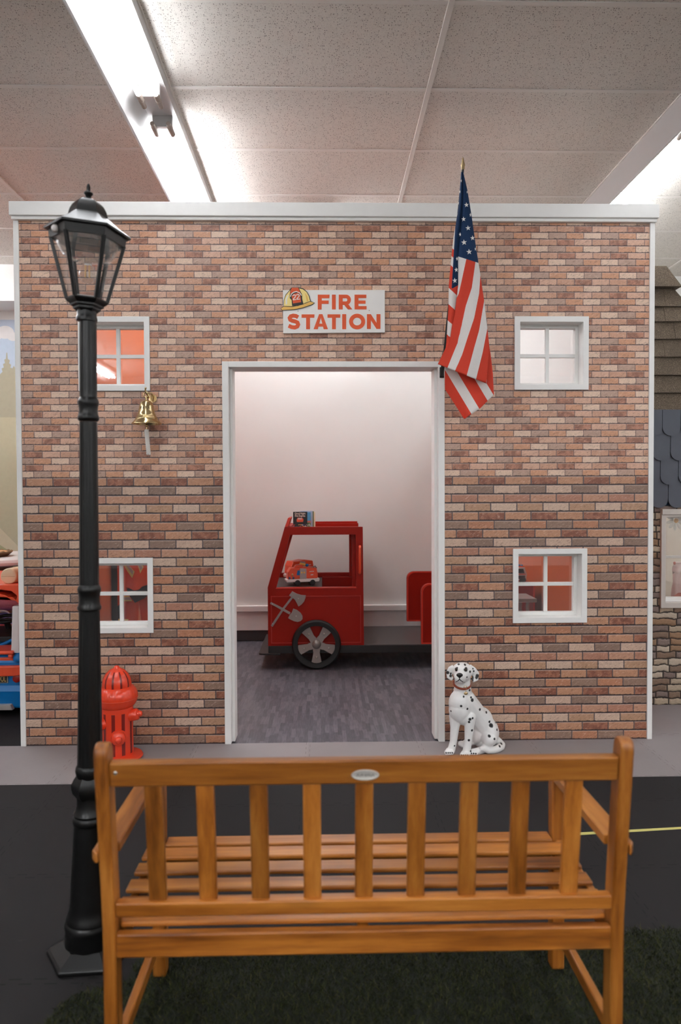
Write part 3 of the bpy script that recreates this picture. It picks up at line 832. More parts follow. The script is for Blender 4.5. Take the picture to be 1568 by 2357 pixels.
for k in range(6):
    lo, hi = hexr(RB, ZB), hexr(RT, ZT)
    a, b = Vector(lo[k]), Vector(hi[k])
    obj('lantern_bar', MB().bar(a, b, 0.0085, 0.0085, up=(Vector((LX, LY, 1.7))-a)).move(hd), LAMPB, lamp, smooth=False, bevel=0.001)
    j = (k+1) % 6
    ins = 0.965
    def sh(p, z): return (LX+(p[0]-LX)*ins, LY+(p[1]-LY)*ins, z)
    q0, q1, q2, q3 = sh(lo[k], ZB), sh(lo[j], ZB), sh(hi[j], ZT), sh(hi[k], ZT)
    c_ = Vector((LX, LY, 1.745))
    nn = (Vector(q1)-Vector(q0)).cross(Vector(q3)-Vector(q0)).normalized()*0.0012
    P8 = [Vector(q)-nn for q in (q0, q1, q2, q3)] + [Vector(q)+nn for q in (q0, q1, q2, q3)]
    obj('lantern_pane', MB().hexa(P8).move(hd), LG, lamp, smooth=False)
fs = MB().sweep([hexr(0.0905, 1.817), hexr(0.0940, 1.838), hexr(0.1045, 1.839), hexr(0.1050, 1.844), hexr(0.0760, 1.862), hexr(0.0480, 1.884), hexr(0.0465, 1.890), hexr(0.0440, 1.899), hexr(0.0380, 1.910), hexr(0.0290, 1.919), hexr(0.0160, 1.926), hexr(0.009, 1.928)], caps=False)
fs.sweep([hexr(0.084, 1.817), hexr(0.0905, 1.817)], caps=False)
obj('roof', fs.move(hd), LAMPB, lamp, smooth=25)
obj('finial', MB().lathe([(0.010, 1.925), (0.0065, 1.931), (0.0085, 1.936), (0.0115, 1.939), (0.0115, 1.942), (0.0065, 1.945), (0.0048, 1.949), (0.0048, 1.956), (0.0032, 1.962), (0.0012, 1.965)], C0, 18).move(hd), LAMPB, lamp)
va = A0 - PI/6            # face between the two corners turned to the lamp's outer side
sp = Vector((LX+0.0830*cos(va), LY+0.0830*sin(va), 1.829))
obj('sensor', MB().ell(sp, 0.0098, None, 16, 10).move(hd), plain('sensor_white', (214, 208, 204), 0.4), lamp, label='small white dome sensor under the lamp roof')
CLEAR = glass_material('bulb_glass', (0.93, 0.93, 0.92, 1), 1.5, 0.0, 1.1)
obj('reflector_lens', MB().lathe([(0.072, 1.8170), (0.070, 1.8050), (0.058, 1.7850), (0.034, 1.7730), (0.012, 1.7700), (0.012, 1.7685), (0.036, 1.7710), (0.060, 1.7830), (0.0725, 1.8040), (0.0745, 1.8170)], C0, 36).move(hd), CLEAR, lamp)
bulb = obj('bulb', MB().lathe([(0.010, 1.7680), (0.0115, 1.7610), (0.018, 1.7490), (0.0205, 1.7370), (0.0185, 1.7260), (0.011, 1.7180), (0.003, 1.7155)], C0, 24).move(hd), CLEAR, lamp)
fl = MB()
for dx in (-0.005, 0.005): fl.cyl((LX+dx, LY, 1.7310), (LX+dx, LY, 1.7610), 0.0018, seg=8)
obj('filament', fl.move(hd), plain('amber_filament', (226, 170, 92), 0.4), bulb)

# ------------------------------------------------------------------ sign over the door
sign = thing('station_sign', 'white rectangular sign with orange-red lettering and a yellow helmet picture above the doorway', 'sign', (0.05, 3.425, 1.93))
SY = WY-0.016
obj('board', MB().prism([(-0.187, 1.932), (0.2885, 1.936), (0.2885, 2.1335), (-0.187, 2.132)], 'y', SY, WY-0.0005), plain('sign_white', (240, 237, 233), 0.5, 0.02), sign, smooth=False, bevel=0.001)
def sg(cx, cy, y): p = at(600+cx/4.9, 640+cy/4.9, SY); return (p.x, y, p.z)
SO = plain('sign_orange', (224, 84, 30), 0.5, 0.05)
lt = MB()
def LS(*pts, w=45, closed=False): lt.stroke(pts, w, sg, SY-0.0012, SY+0.001, closed=closed)
def LP(poly): lt.prism([(sg(a, b, 0)[0], sg(a, b, 0)[2]) for a, b in poly], 'y', SY-0.0012, SY+0.001)
LP([(645, 188), (778, 188), (775, 228), (690, 228), (690, 254), (769, 254), (767, 292), (689, 292), (688, 355), (645, 355)])
LP([(805, 188), (848, 188), (848, 354), (805, 354)])
LP([(882, 188), (926, 188), (926, 354), (882, 354)])
LS(*([(926, 208), (960, 208)] + [(965+34*cos(math.radians(a)), 246+38*sin(math.radians(a))) for a in range(-80, 81, 16)] + [(960, 284), (926, 284)]), w=40)
lt.prism([(sg(a, b, 0)[0], sg(a, b, 0)[2]) for a, b in ((938, 296), (985, 290), (1035, 354), (985, 354))], 'y', SY-0.0010, SY+0.001)
LP([(1060, 188), (1193, 188), (1193, 226), (1104, 226), (1104, 254), (1184, 254), (1184, 290), (1104, 290), (1104, 317), (1195, 317), (1195, 354), (1060, 354)])
LS((424, 442), (398, 428), (368, 424), (340, 432), (328, 450), (334, 470), (356, 482), (392, 490), (416, 502), (424, 524), (414, 546), (386, 558), (352, 554), (316, 538), w=44)
for x0 in (463, 755): LP([(x0, 410), (x0+145, 410), (x0+143, 448), (x0+94, 448), (x0+94, 577), (x0+51, 577), (x0+51, 448), (x0, 448)])
LP([(598, 577), (660, 408), (679, 408), (679, 447), (645, 577)])
LP([(760, 577), (698, 408), (679, 408), (679, 447), (712, 577)])
LP([(661, 515), (696, 515), (704.6, 548), (652.6, 548)])
LP([(921, 408), (965, 408), (965, 577), (921, 577)])
LS(*[(1089+69*cos(2*PI*k/28), 491+66*sin(2*PI*k/28)) for k in range(28)], w=44, closed=True)
LP([(1200, 574), (1200, 408), (1244, 408), (1308, 506), (1308, 408), (1352, 408), (1352, 574), (1308, 574), (1244, 476), (1244, 574)])
obj('lettering', lt, SO, sign, smooth=False)
hm = MB()
def HP(poly, d, m): hm.prism([(sg(a, b, 0)[0], sg(a, b, 0)[2]) for a, b in poly], 'y', SY-0.0035-d, SY-0.001 if d == 0 else SY-0.0035, m)
HP([(225, 345), (258, 318), (262, 250), (282, 190), (325, 140), (345, 112), (430, 108), (480, 118), (525, 155), (552, 205), (568, 262), (612, 282), (585, 305), (480, 340), (380, 362), (240, 368)], 0.0, 2)
HP([(230, 346), (262, 324), (268, 250), (288, 194), (330, 145), (350, 122), (428, 118), (475, 128), (518, 160), (544, 208), (560, 268), (604, 282), (578, 300), (478, 334), (378, 356), (244, 362)], 0.0006, 0)
HP([(262, 324), (360, 328), (470, 305), (560, 270), (604, 282), (578, 300), (478, 334), (378, 356), (244, 362), (230, 346)], 0.0010, 3)
HP([(262, 318), (360, 321), (470, 297), (562, 262), (562, 268), (470, 304), (360, 328), (262, 324)], 0.0014, 2)
HP([(284, 300), (282, 240), (300, 200), (318, 190), (300, 240), (300, 300)], 0.0014, 4)
HP([(500, 170), (530, 210), (540, 262), (522, 268), (512, 215)], 0.0014, 3)
HP([(330, 190), (336, 135), (352, 110), (430, 110), (448, 150), (468, 190), (470, 240), (484, 296), (420, 318), (356, 318), (350, 250), (330, 230)], 0.0016, 2)
HP([(336, 186), (341, 138), (354, 113), (426, 113), (440, 150), (458, 188), (400, 160), (352, 172)], 0.0020, 1)
HP([(356, 232), (352, 205), (372, 182), (420, 172), (450, 196), (452, 230), (458, 276), (366, 290)], 0.0020, 1)
hm.stroke([(338, 214), (346, 186), (372, 164), (406, 156), (440, 170), (462, 200)], 9, sg, SY-0.0062, SY-0.004, 4)
for x0 in (362, 404):
    y0 = 0 if x0 == 362 else -6
    hm.stroke([(x0, 206+y0), (x0+8, 196+y0), (x0+26, 194+y0), (x0+32, 204+y0), (x0+28, 220+y0), (x0+8, 240+y0), (x0+8, 250+y0), (x0+40, 246+y0)], 9, sg, SY-0.0062, SY-0.004, 4)
obj('helmet_picture', hm, [plain('helmet_cream', (246, 222, 138), 0.5), SO, plain('outline_black', (34, 24, 20), 0.5), plain('helmet_tan', (236, 186, 92), 0.5), plain('helmet_white', (240, 236, 228), 0.5)], sign, smooth=False, label='yellow fire helmet picture with a red shield numbered 22')
for p in ((423, 373), (1226, 365)): obj('screw', MB().ell(sg(*p, SY), (0.0022, 0.001, 0.0022), None, 10, 6), SOCK, sign)

# ------------------------------------------------------------------ brass bell
BY = 3.365
bt = at(337, 922, BY)
bell = thing('brass_bell', 'polished brass hand bell with a white rope lanyard hanging on the brick wall', 'bell', (bt.x, WY, bt.z))
bz = bt.z
prof = [(0.004, 0.003), (0.012, 0.0), (0.021, -0.003), (0.0285, -0.012), (0.0325, -0.028), (0.0355, -0.046), (0.0385, -0.058), (0.0425, -0.068), (0.0425, -0.071), (0.0462, -0.074), (0.0462, -0.078), (0.0500, -0.081), (0.0500, -0.084), (0.0560, -0.092), (0.0675, -0.1045), (0.0678, -0.1075), (0.064, -0.1075), (0.053, -0.094), (0.040, -0.070), (0.031, -0.03), (0.02, -0.008), (0.004, -0.005)]
body = obj('bell_body', MB().lathe(prof, (bt.x, BY, bz), 48), BRASS, bell)
lm = MB()
for k, ch in enumerate('FIRE'):
    me = text_mesh(ch, 0.017, 0.0006)
    a = math.radians(-90-33+22*k); r = 0.0343
    c = Vector((bt.x+r*cos(a), BY+r*sin(a), bz-0.036)); n = Vector((cos(a), sin(a), 0.2)).normalized(); tg = Vector((-sin(a), cos(a), 0)); u = n.cross(tg)
    lm.add_mesh(me, lambda v: c + tg*v.x + u*v.y + n*v.z); bpy.data.meshes.remove(me)
obj('engraving', lm, plain('engraved_black', (60, 46, 26), 0.5), body, smooth=False)
k0 = at(337, 903, BY)
obj('crown', MB().tube([(bt.x, BY, bz-0.002), (bt.x-0.001, BY, bz+0.012), (bt.x+0.001, BY, bz+0.018)], 0.004, 10).tube([(bt.x+0.012*cos(2*PI*k/20), BY, bz+0.026+0.012*sin(2*PI*k/20)) for k in range(20)], 0.0028, 8, closed=True), BRASS, bell)
sw = MB()
wpt = at(349, 905, WY)
path = [(wpt.x+0.006, WY-0.003, bz+0.006), (wpt.x+0.012, WY-0.010, bz+0.026), (wpt.x+0.004, WY-0.020, bz+0.043), (wpt.x-0.012, WY-0.034, bz+0.034), (wpt.x-0.010, WY-0.045, bz+0.016), (bt.x+0.010, BY+0.014, bz+0.014), (bt.x+0.002, BY+0.002, bz+0.030), (bt.x-0.004, BY-0.002, bz+0.046), (bt.x-0.002, BY-0.004, bz+0.056)]
fine = []
for i in range(len(path)-1):
    for k in range(4): fine.append(Vector(path[i]).lerp(Vector(path[i+1]), k/4))
fine.append(Vector(path[-1]))
for _ in range(2): fine = [fine[0]] + [(fine[i-1]+fine[i]*2+fine[i+1])/4 for i in range(1, len(fine)-1)] + [fine[-1]]
sw.tube(fine, 0.0038, 10).ell(fine[-1], 0.005, None, 10, 8)
sw.lathe([(0.019, 0), (0.019, 0.003), (0.012, 0.005)], (wpt.x+0.006, WY-0.0055, bz+0.018), 24, axis='y')
obj('wall_bracket', sw, BRASS, bell)
obj('clapper', MB().cyl((bt.x, BY, bz-0.02), (bt.x, BY, bz-0.112), 0.002, seg=8).ell((bt.x, BY, bz-0.114), (0.006, 0.006, 0.007)).tube([(bt.x, BY, bz-0.118), (bt.x, BY, bz-0.134)], 0.0022, 8), BRASS, bell)
rp = MB()
for ph in (0, 2*PI/3, 4*PI/3):
    rp.tube([(bt.x+0.0085*k/60-0.001+0.0052*cos(ph+k*0.42), BY+0.004*sin(ph+k*0.42), bz-0.134-0.112*k/60) for k in range(61)], 0.0052, 8)
obj('lanyard', rp, plain('white_rope', (226, 222, 216), 0.8, 0.08, 200), bell, label='white braided rope pull')

# ------------------------------------------------------------------ flag on its wall pole
flag = thing('wall_flag', 'striped flag with white stars on blue hanging from a black wall pole beside the doorway', 'flag', (0.556, WY, 1.75))
pb_, ptip = Vector((0.556, WY-0.026, 1.752)), at(1066, 388, 3.175)
end = at(1066, 362, 3.165)
obj('pole', MB().cyl(pb_, ptip, 0.0052, seg=14), PLBLACK, flag)
ax = (end-ptip).normalized()
rings = []
for r, s in ((0.0055, -0.004), (0.0075, 0.0), (0.0075, 0.012), (0.0095, 0.02), (0.0080, 0.028), (0.006, 0.042), (0.0028, 0.066), (0.001, 0.0715)):
    c = ptip+ax*(s*(end-ptip).length/0.0715*1.0 if s > 0 else s); n1 = ax.cross(Vector((0, 1, 0))).normalized(); n2 = ax.cross(n1)
    rings.append([c+(n1*cos(2*PI*j/16)+n2*sin(2*PI*j/16))*r for j in range(16)])
obj('finial', MB().sweep(rings), plain('dull_gold', (176, 152, 112), 0.4, metal=0.7), flag)
obj('bracket', MB().box(0.546, 0.567, WY-0.014, WY, 1.725, 1.775).cyl(pb_-(ptip-pb_).normalized()*0.02, pb_+(ptip-pb_).normalized()*0.05, 0.0085, seg=14), PLBLACK, flag, bevel=0.002)
FCL = stripes_material()
def fp(cx, cy, Y): return at(980+cx/3.57, 340+cy/3.57, Y)
def lineval(pts, y):
    if y <= pts[0][1]:
        (x0, y0), (x1, y1) = pts[0], pts[1]
    elif y >= pts[-1][1]:
        (x0, y0), (x1, y1) = pts[-2], pts[-1]
    else:
        for a, b in zip(pts, pts[1:]):
            if a[1] <= y <= b[1]: (x0, y0), (x1, y1) = a, b; break
    return x0+(x1-x0)*(y-y0)/(y1-y0)
def panel(left, right, qf, kf, yf, nu=36, nv=130):
    """one fold of the cloth between two edge lines; q counts stripes, k marks the canton"""
    V, F, Q, K = [], [], [], []
    L = [(i/(len(left)-1), *p) for i, p in enumerate(left)]; R = [(i/(len(right)-1), *p) for i, p in enumerate(right)]
    for j in range(nv+1):
        t = j/nv; lx, ly = interp(L, t); rx, ry = interp(R, t)
        for i in range(nu+1):
            s = i/nu; cx = lx+(rx-lx)*s; cy = ly+(ry-ly)*s
            V.append(tuple(fp(cx, cy, yf(s, t, cx, cy)))); Q.append(qf(cx, cy)); K.append(kf(cx, cy))
    for j in range(nv):
        for i in range(nu):
            a = j*(nu+1)+i; F.append((a, a+1, a+nu+2, a+nu+1))
    return V, F, Q, K
BA = [[(340, 890), (290, 1120), (272, 1200), (120, 1500), (-60, 1800)], [(415, 905), (380, 1150), (330, 1300), (290, 1490), (262, 1610), (180, 1815)], [(450, 1050), (440, 1200), (400, 1400), (345, 1560), (300, 1700), (240, 1835)], [(475, 1290), (440, 1500), (400, 1640), (335, 1885)], [(505, 1500), (470, 1680), (415, 1900)], [(530, 1720), (512, 1850), (497, 1940)]]
def qA(x, y):
    xs = [lineval(b, y) for b in BA]
    for i in range(1, len(xs)): xs[i] = max(xs[i], xs[i-1]+6)
    if x < xs[0]: return 2.0 + max(-0.95, (x-xs[0])/60.0) if False else 1.98 - min(0.9, (xs[0]-x)/80.0) - 1.0 + 1.0
    for i in range(5):
        if x < xs[i+1]: return 3.0 + i + (x-xs[i])/(xs[i+1]-xs[i])
    return 8.0 + min(0.9, (x-xs[5])/60.0)
# parity: 2 -> white (even), 3 -> red (odd) ...
def qA2(x, y):
    xs = [lineval(b, y) for b in BA]
    for i in range(1, len(xs)): xs[i] = max(xs[i], xs[i-1]+6)
    if x < xs[0]: return 3.0 - min(0.95, (xs[0]-x)/80.0)
    for i in range(5):
        if x < xs[i+1]: return 3.0 + i + (x-xs[i])/(xs[i+1]-xs[i])
    return 8.0 + min(0.95, (x-xs[5])/60.0)
def kA(x, y): return (893+(x-265)*0.315-y)/40.0
lA = [(304, 195), (306, 400), (290, 640), (266, 890), (267, 1130), (240, 1350), (186, 1600), (100, 1778)]
rA = [(309, 200), (342, 340), (378, 560), (412, 800), (445, 1010), (487, 1300), (527, 1660), (500, 1937)]
def yA(s, t, x, y): return 3.135 + 0.020*t - 0.016*sin(PI*s)*(0.4+t) - 0.007*sin(5.2*s*PI/2+t*2.4)*t + 0.022*(1-s)**3*t
YB_ = [740, 810, 880, 960, 1165, 1300, 1440, 1560, 1760]
def qB(x, y):
    yy = y - 1.0*(x-205)
    if yy < YB_[0]: return 0.5
    for i in range(len(YB_)-1):
        if yy < YB_[i+1]: return i + (yy-YB_[i])/(YB_[i+1]-YB_[i])
    return 7.5
def kB(x, y): return min((x-(240+(y-740)*-0.06))/12.0, (1160-(x-215)*0.6-y)/20.0) if y > 700 else (min((x-(240+(y-740)*-0.06))/12.0, 1.0) if y > 640 else 1.0)
lB = [(294, 200), (272, 480), (248, 640), (230, 740), (208, 960), (192, 1130), (188, 1330), (172, 1600), (150, 1790)]
rB = [(308, 200), (310, 440), (300, 640), (284, 740), (276, 960), (278, 1130), (262, 1330), (215, 1600), (170, 1800)]
def yB(s, t, x, y): return 3.146 + 0.036*t - 0.014*s - 0.010*sin(PI*s*1.5)
def qC(x, y):
    p = (x-160)-0.6*(y-1840)
    bs = [-120, 8, 98, 207, 283, 360]
    if p < bs[0]: return 1.0
    for i in range(5):
        if p < bs[i+1]: return 1.0 + i + (p-bs[i])/(bs[i+1]-bs[i])
    return 5.95
lC = [(178, 1560), (160, 1760), (158, 1880), (160, 1985), (230, 2090), (318, 2228)]
rC = [(500, 1500), (535, 1700), (553, 1860), (561, 2030), (450, 2140), (330, 2222)]
def yC(s, t, x, y): return 3.205 + 0.012*sin(PI*s*1.6+0.4) - 0.006*t
cl = MB(); Q = []; K = []
for (l, r, qf, kf, yf) in ((lA, rA, qA2, kA, yA), (lB, rB, qB, kB, yB), (lC, rC, qC, lambda x, y: -1.0, yC)):
    V, F, q, k = panel(l, r, qf, kf, yf); b = len(cl.V)
    cl.V += V; cl.F += [tuple(b+i for i in f) for f in F]; cl.MI += [0]*len(F); Q += q; K += k
cl.extra = {'q': Q, 'k': K}
cloth = obj('cloth', cl, FCL, flag, smooth=80)
so = cloth.modifiers.new('thickness', 'SOLIDIFY'); so.thickness = 0.0012; so.offset = 1
def star(cx, cy, r, wx, yoff, tilt=0.0):
    pts = []
    for k in range(10):
        a = PI/2 + tilt + PI*k/5; rr = r if k % 2 == 0 else r*0.40
        pts.append((cx+rr*cos(a)*wx, cy-rr*sin(a)))
    stb = MB(); b = 0; n = 10
    c0 = [fp(x, y, yoff) for x, y in pts]; c1 = [fp(x, y, yoff-0.0012) for x, y in pts]
    stb.V += [tuple(p) for p in c0+c1]
    stb.F.append(tuple(b+i for i in range(n))); stb.F.append(tuple(b+n+n-1-i for i in range(n))); stb.MI += [0, 0]
    for i in range(n):
        j = (i+1) % n; stb.F.append((b+i, b+j, b+n+j, b+n+i)); stb.MI.append(0)
    obj('star', stb, STARW, cloth, smooth=False)
STARW = plain('star_white', (228, 226, 222), 0.7)
def onA(cx, cy):
    # depth of fold A at this spot
    best = None
    for j in range(0, 101):
        t = j/100; lx, ly = interp([(i/7, *p) for i, p in enumerate(lA)], t); rx, ry = interp([(i/7, *p) for i, p in enumerate(rA)], t)
        s = (cx-lx)/max(1e-6, rx-lx); y = ly+(ry-ly)*s; e = abs(y-cy)
        if best is None or e < best[0]: best = (e, yA(min(1, max(0, s)), t, cx, cy))
    return best[1]
for cx, cy, r, wx in ((336, 470, 22, .92), (312, 587, 22, .9), (349, 660, 23, 1), (386, 742, 22, .9), (316, 778, 25, 1), (358, 856, 25, 1), (368, 552, 19, .45), (284, 713, 20, .6), (409, 832, 18, .4), (341, 365, 14, .4)):
    star(cx, cy, r, wx, onA(cx, cy)-0.0022, 0.1)
for cx, cy, r, wx in ((293, 272, 16, .45), (281, 362, 17, .4), (269, 455, 17, .4), (258, 545, 17, .35), (258, 912, 20, .5), (252, 1003, 22, .75), (240, 1092, 24, .9)):
    star(cx, cy, r, wx, 3.136 if cy > 800 else 3.128, 0.1)

# ------------------------------------------------------------------ inflatable hydrant
HX, HY = -0.934, 3.270
hyd = thing('toy_hydrant', 'shiny orange-red inflatable fire hydrant on the grey mat beside the lamp post', 'hydrant', (HX, HY, 0))
hc = (0, 0)   # object space is centred on the hydrant
HB = hydrant_material('hydrant_barrel', 10, 0.028, 0.213, hc, 0.18, 0.958)
HCAP = hydrant_material('hydrant_cap', 11, 0.305, 0.394, hc, 0.13, 0.25)
HV = plain('orange_vinyl', (226, 66, 36), 0.22, 0.05, 14, spec=0.6)
obj('base', MB().lathe([(0.095, 0.0005), (0.108, 0.003), (0.112, 0.008), (0.108, 0.014), (0.095, 0.018), (0.06, 0.022)], (HX, HY, 0), 40), HV, hyd)
obj('barrel', MB().lathe([(0.066, 0.004), (0.0705, 0.02), (0.0700, 0.06), (0.0690, 0.12), (0.0690, 0.18), (0.0705, 0.225), (0.066, 0.245), (0.04, 0.25)], (HX, HY, 0), 48), HB, hyd)
rg = MB(); rings = []
for i in range(17):
    a = -PI/2 + 2*PI*i/16
rp_ = []
for j in range(144):
    a = 2*PI*j/144; puck = 1+0.035*(abs(cos(a*12))**0.35-0.8)
    tilt = 0.10*cos(a)
    rp_.append([(HX+(0.058+0.033*cos(b)*puck)*cos(a), HY+(0.058+0.033*cos(b)*puck)*sin(a), 0.279+0.047*sin(b)*(1 if sin(b) > 0 else 1.05)+tilt*0.10*(0.058)) for b in [2*PI*k/18 for k in range(18)]])
rg.sweep(rp_, closed=True)
obj('bonnet_ring', rg, HV, hyd, smooth=60)
obj('seam', MB().tube([(HX+0.0912*cos(2*PI*j/60), HY+0.0912*sin(2*PI*j/60), 0.272+0.0006*cos(2*PI*j/60)) for j in range(60)], 0.0011, 6, closed=True), PLRED, hyd)
cp = []
for r, z in ((0.058, 0.290), (0.0635, 0.315), (0.0645, 0.340), (0.0605, 0.362), (0.0490, 0.382), (0.0340, 0.396), (0.0190, 0.404), (0.0130, 0.408), (0.0090, 0.415), (0.002, 0.417)):
    cp.append([(HX+r*(1+0.012*cos(12*2*PI*j/72))*cos(2*PI*j/72), HY+r*(1+0.012*cos(12*2*PI*j/72))*sin(2*PI*j/72), z) for j in range(72)])
obj('cap', MB().sweep(cp), HCAP, hyd, smooth=60)
def nozzle(c, d, r):
    d = Vector(d).normalized(); mb = MB(); c = Vector(c)
    a = d.cross(Vector((0, 0, 1))).normalized(); b = d.cross(a); rr = []
    for s, k in ((-0.4, 1.0), (0.5, 1.0), (0.9, 0.98), (1.1, 0.86), (1.15, 0.6), (1.2, 0.5), (1.55, 0.48), (1.75, 0.36), (1.8, 0.1)):
        rr.append([c+d*(s*r)+(a*cos(2*PI*j/24)+b*sin(2*PI*j/24))*r*k*(1+0.03*cos(8*2*PI*j/24)) for j in range(24)])
    return mb.sweep(rr)
obj('outlet', nozzle((HX+0.070, HY-0.014, 0.196), (1, -0.1, 0.22), 0.0260), HV, hyd, smooth=55)
obj('outlet', nozzle((HX-0.050, HY-0.042, 0.168), (-0.75, -0.6, 0.0), 0.0270), HV, hyd, smooth=55)
obj('outlet', nozzle((HX+0.022, HY-0.062, 0.112), (0.30, -1, 0.0), 0.0300), HV, hyd, smooth=55)

# ------------------------------------------------------------------ dog statue
dog = thing('dog_statue', 'sitting white dog statue with black spots and a brown collar beside the doorway', 'statue', (0.66, 3.28, 0))
def D(cx, cy, Y=3.27): return at(980+cx/7.127, 1500+cy/7.127, Y)
db = MB()
def E(cx, cy, Y, rx, ry, rz, rot=None): db.ell(D(cx, cy, Y), (rx, ry, rz), rot, 20, 14)
def Cp(a, b, r0, r1): db.capsule(D(*a), D(*b), r0, r1)
# torso: deep chest narrowing to the waist, sloping down to the rump
E(575, 850, 3.262, 0.055, 0.052, 0.066); E(560, 960, 3.256, 0.050, 0.048, 0.056); E(610, 730, 3.272, 0.045, 0.044, 0.05)
Cp((640, 800, 3.275), (820, 1050, 3.305), 0.052, 0.054); Cp((820, 1050, 3.305), (1000, 1280, 3.335), 0.054, 0.056)
E(900, 1130, 3.315, 0.058, 0.052, 0.064); E(1020, 1320, 3.325, 0.052, 0.055, 0.062)
E(640, 1060, 3.262, 0.048, 0.046, 0.040)
# neck
Cp((610, 720, 3.272), (605, 520, 3.268), 0.043, 0.036); Cp((605, 520, 3.268), (605, 420, 3.266), 0.036, 0.036)
# head
E(605, 315, 3.264, 0.047, 0.050, 0.038); E(600, 365, 3.252, 0.041, 0.042, 0.036); E(565, 400, 3.222, 0.028, 0.030, 0.024)
E(558, 425, 3.206, 0.0235, 0.022, 0.0205); E(530, 455, 3.214, 0.0150, 0.018, 0.0125); E(600, 460, 3.214, 0.0150, 0.018, 0.0125); E(568, 490, 3.226, 0.017, 0.018, 0.0095)
E(512, 285, 3.228, 0.013, 0.014, 0.010); E(652, 285, 3.228, 0.013, 0.014, 0.010)
# front legs and paws
Cp((490, 1060, 3.262), (478, 1250, 3.252), 0.030, 0.0205); Cp((478, 1250, 3.252), (455, 1480, 3.250), 0.0205, 0.0165); Cp((455, 1480, 3.250), (425, 1600, 3.246), 0.0165, 0.0180)
Cp((712, 1080, 3.246), (715, 1230, 3.236), 0.031, 0.0215); Cp((715, 1230, 3.236), (700, 1470, 3.232), 0.0215, 0.0170); Cp((700, 1470, 3.232), (675, 1610, 3.230), 0.0170, 0.0185)
for cx, cy, Y in ((385, 1640, 3.232), (640, 1680, 3.214)):
    E(cx+18, cy-12, Y+0.012, 0.0215, 0.024, 0.0150)
    for k in range(4): E(cx-50+33*k, cy+10+(4 if k in (0, 3) else 8), Y-0.014-(0.004 if k in (1, 2) else 0), 0.0074, 0.0135, 0.0112)
# haunch, hind leg, hind paws
E(1070, 1330, 3.290, 0.034, 0.040, 0.050); E(1040, 1420, 3.276, 0.036, 0.044, 0.036)
Cp((1060, 1440, 3.285), (960, 1590, 3.262), 0.024, 0.016); Cp((960, 1600, 3.270), (830, 1640, 3.240), 0.0165, 0.0165)
E(800, 1640, 3.238, 0.024, 0.021, 0.0135)
for k in range(3): E(752+36*k, 1662+3*k, 3.222, 0.0082, 0.012, 0.0088)
Cp((900, 1400, 3.345), (660, 1500, 3.300), 0.030, 0.0170); E(600, 1510, 3.290, 0.0200, 0.018, 0.0130); E(565, 1528, 3.280, 0.0090, 0.010, 0.0080); E(598, 1545, 3.276, 0.0090, 0.010, 0.0080)
# belly between the legs
E(830, 1330, 3.315, 0.040, 0.040, 0.05); E(960, 1480, 3.325, 0.045, 0.045, 0.034)
# tail curling round to the front
tail = [(1130, 1440, 3.345), (1200, 1490, 3.345), (1245, 1540, 3.330), (1235, 1590, 3.305), (1180, 1630, 3.280), (1100, 1645, 3.262), (1020, 1620, 3.250), (950, 1590, 3.240), (890, 1600, 3.232)]
tp_ = [Vector(D(*p)) for p in tail]
for i in range(len(tp_)): tp_[i].z = max(tp_[i].z, 0.0155)
db.tube(tp_, [0.024, 0.0205, 0.0185, 0.0175, 0.0170, 0.0160, 0.0145, 0.0125, 0.0085], 14)
skin = remeshed(db, 0.0024, 5)
spots = [(540, 205, 0.006, 3.23), (645, 213, 0.006, 3.23), (730, 328, 0.0065, 3.235), (678, 418, 0.0045, 3.21), (722, 632, 0.0062, 3.235), (625, 738, 0.0055, 3.22), (745, 750, 0.0060, 3.235), (765, 795, 0.0095, 3.235), (872, 798, 0.0062, 3.26), (583, 893, 0.0062, 3.21), (686, 938, 0.0060, 3.22), (890, 948, 0.0068, 3.26), (995, 995, 0.0065, 3.28), (770, 1092, 0.0058, 3.225), (728, 1110, 0.0080, 3.215), (713, 1155, 0.0065, 3.215), (762, 1292, 0.0066, 3.22), (710, 1452, 0.0066, 3.215), (474, 1545, 0.0045, 3.235), (1048, 1150, 0.0065, 3.27), (1075, 1210, 0.0110, 3.26), (1045, 1385, 0.0075, 3.24), (1130, 1432, 0.0060, 3.26), (1145, 1160, 0.005, 3.30), (1172, 1280, 0.006, 3.29), (1240, 1505, 0.0065, 3.32), (1215, 1552, 0.0060, 3.30), (738, 1630, 0.005, 3.22), (415, 975, 0.004, 3.22), (505, 285, 0.0082, 3.212), (520, 262, 0.0045, 3.214), (660, 300, 0.0105, 3.212), (668, 268, 0.006, 3.214)]
from mathutils.bvhtree import BVHTree
BV = BVHTree.FromPolygons([Vector(v) for v in skin.V], skin.F)
EYE = Vector((0, 0, CAMZ))
def on_dog(cx, cy, lift=0.0):
    p = D(cx, cy, 3.2); d = (p-EYE).normalized()
    h, n, _, _ = BV.ray_cast(EYE, d)
    return (h if h is not None else D(cx, cy, 3.24)) - d*lift
SP = [(on_dog(a, b), r*0.86) for a, b, r, y in spots]
nails = [(on_dog(cx-48+33*k, cy+20), 0.0036) for cx, cy, Y in ((385, 1640, 3.232), (640, 1680, 3.214)) for k in range(4)] + [(on_dog(752+36*k, 1668+3*k), 0.0038) for k in range(3)]
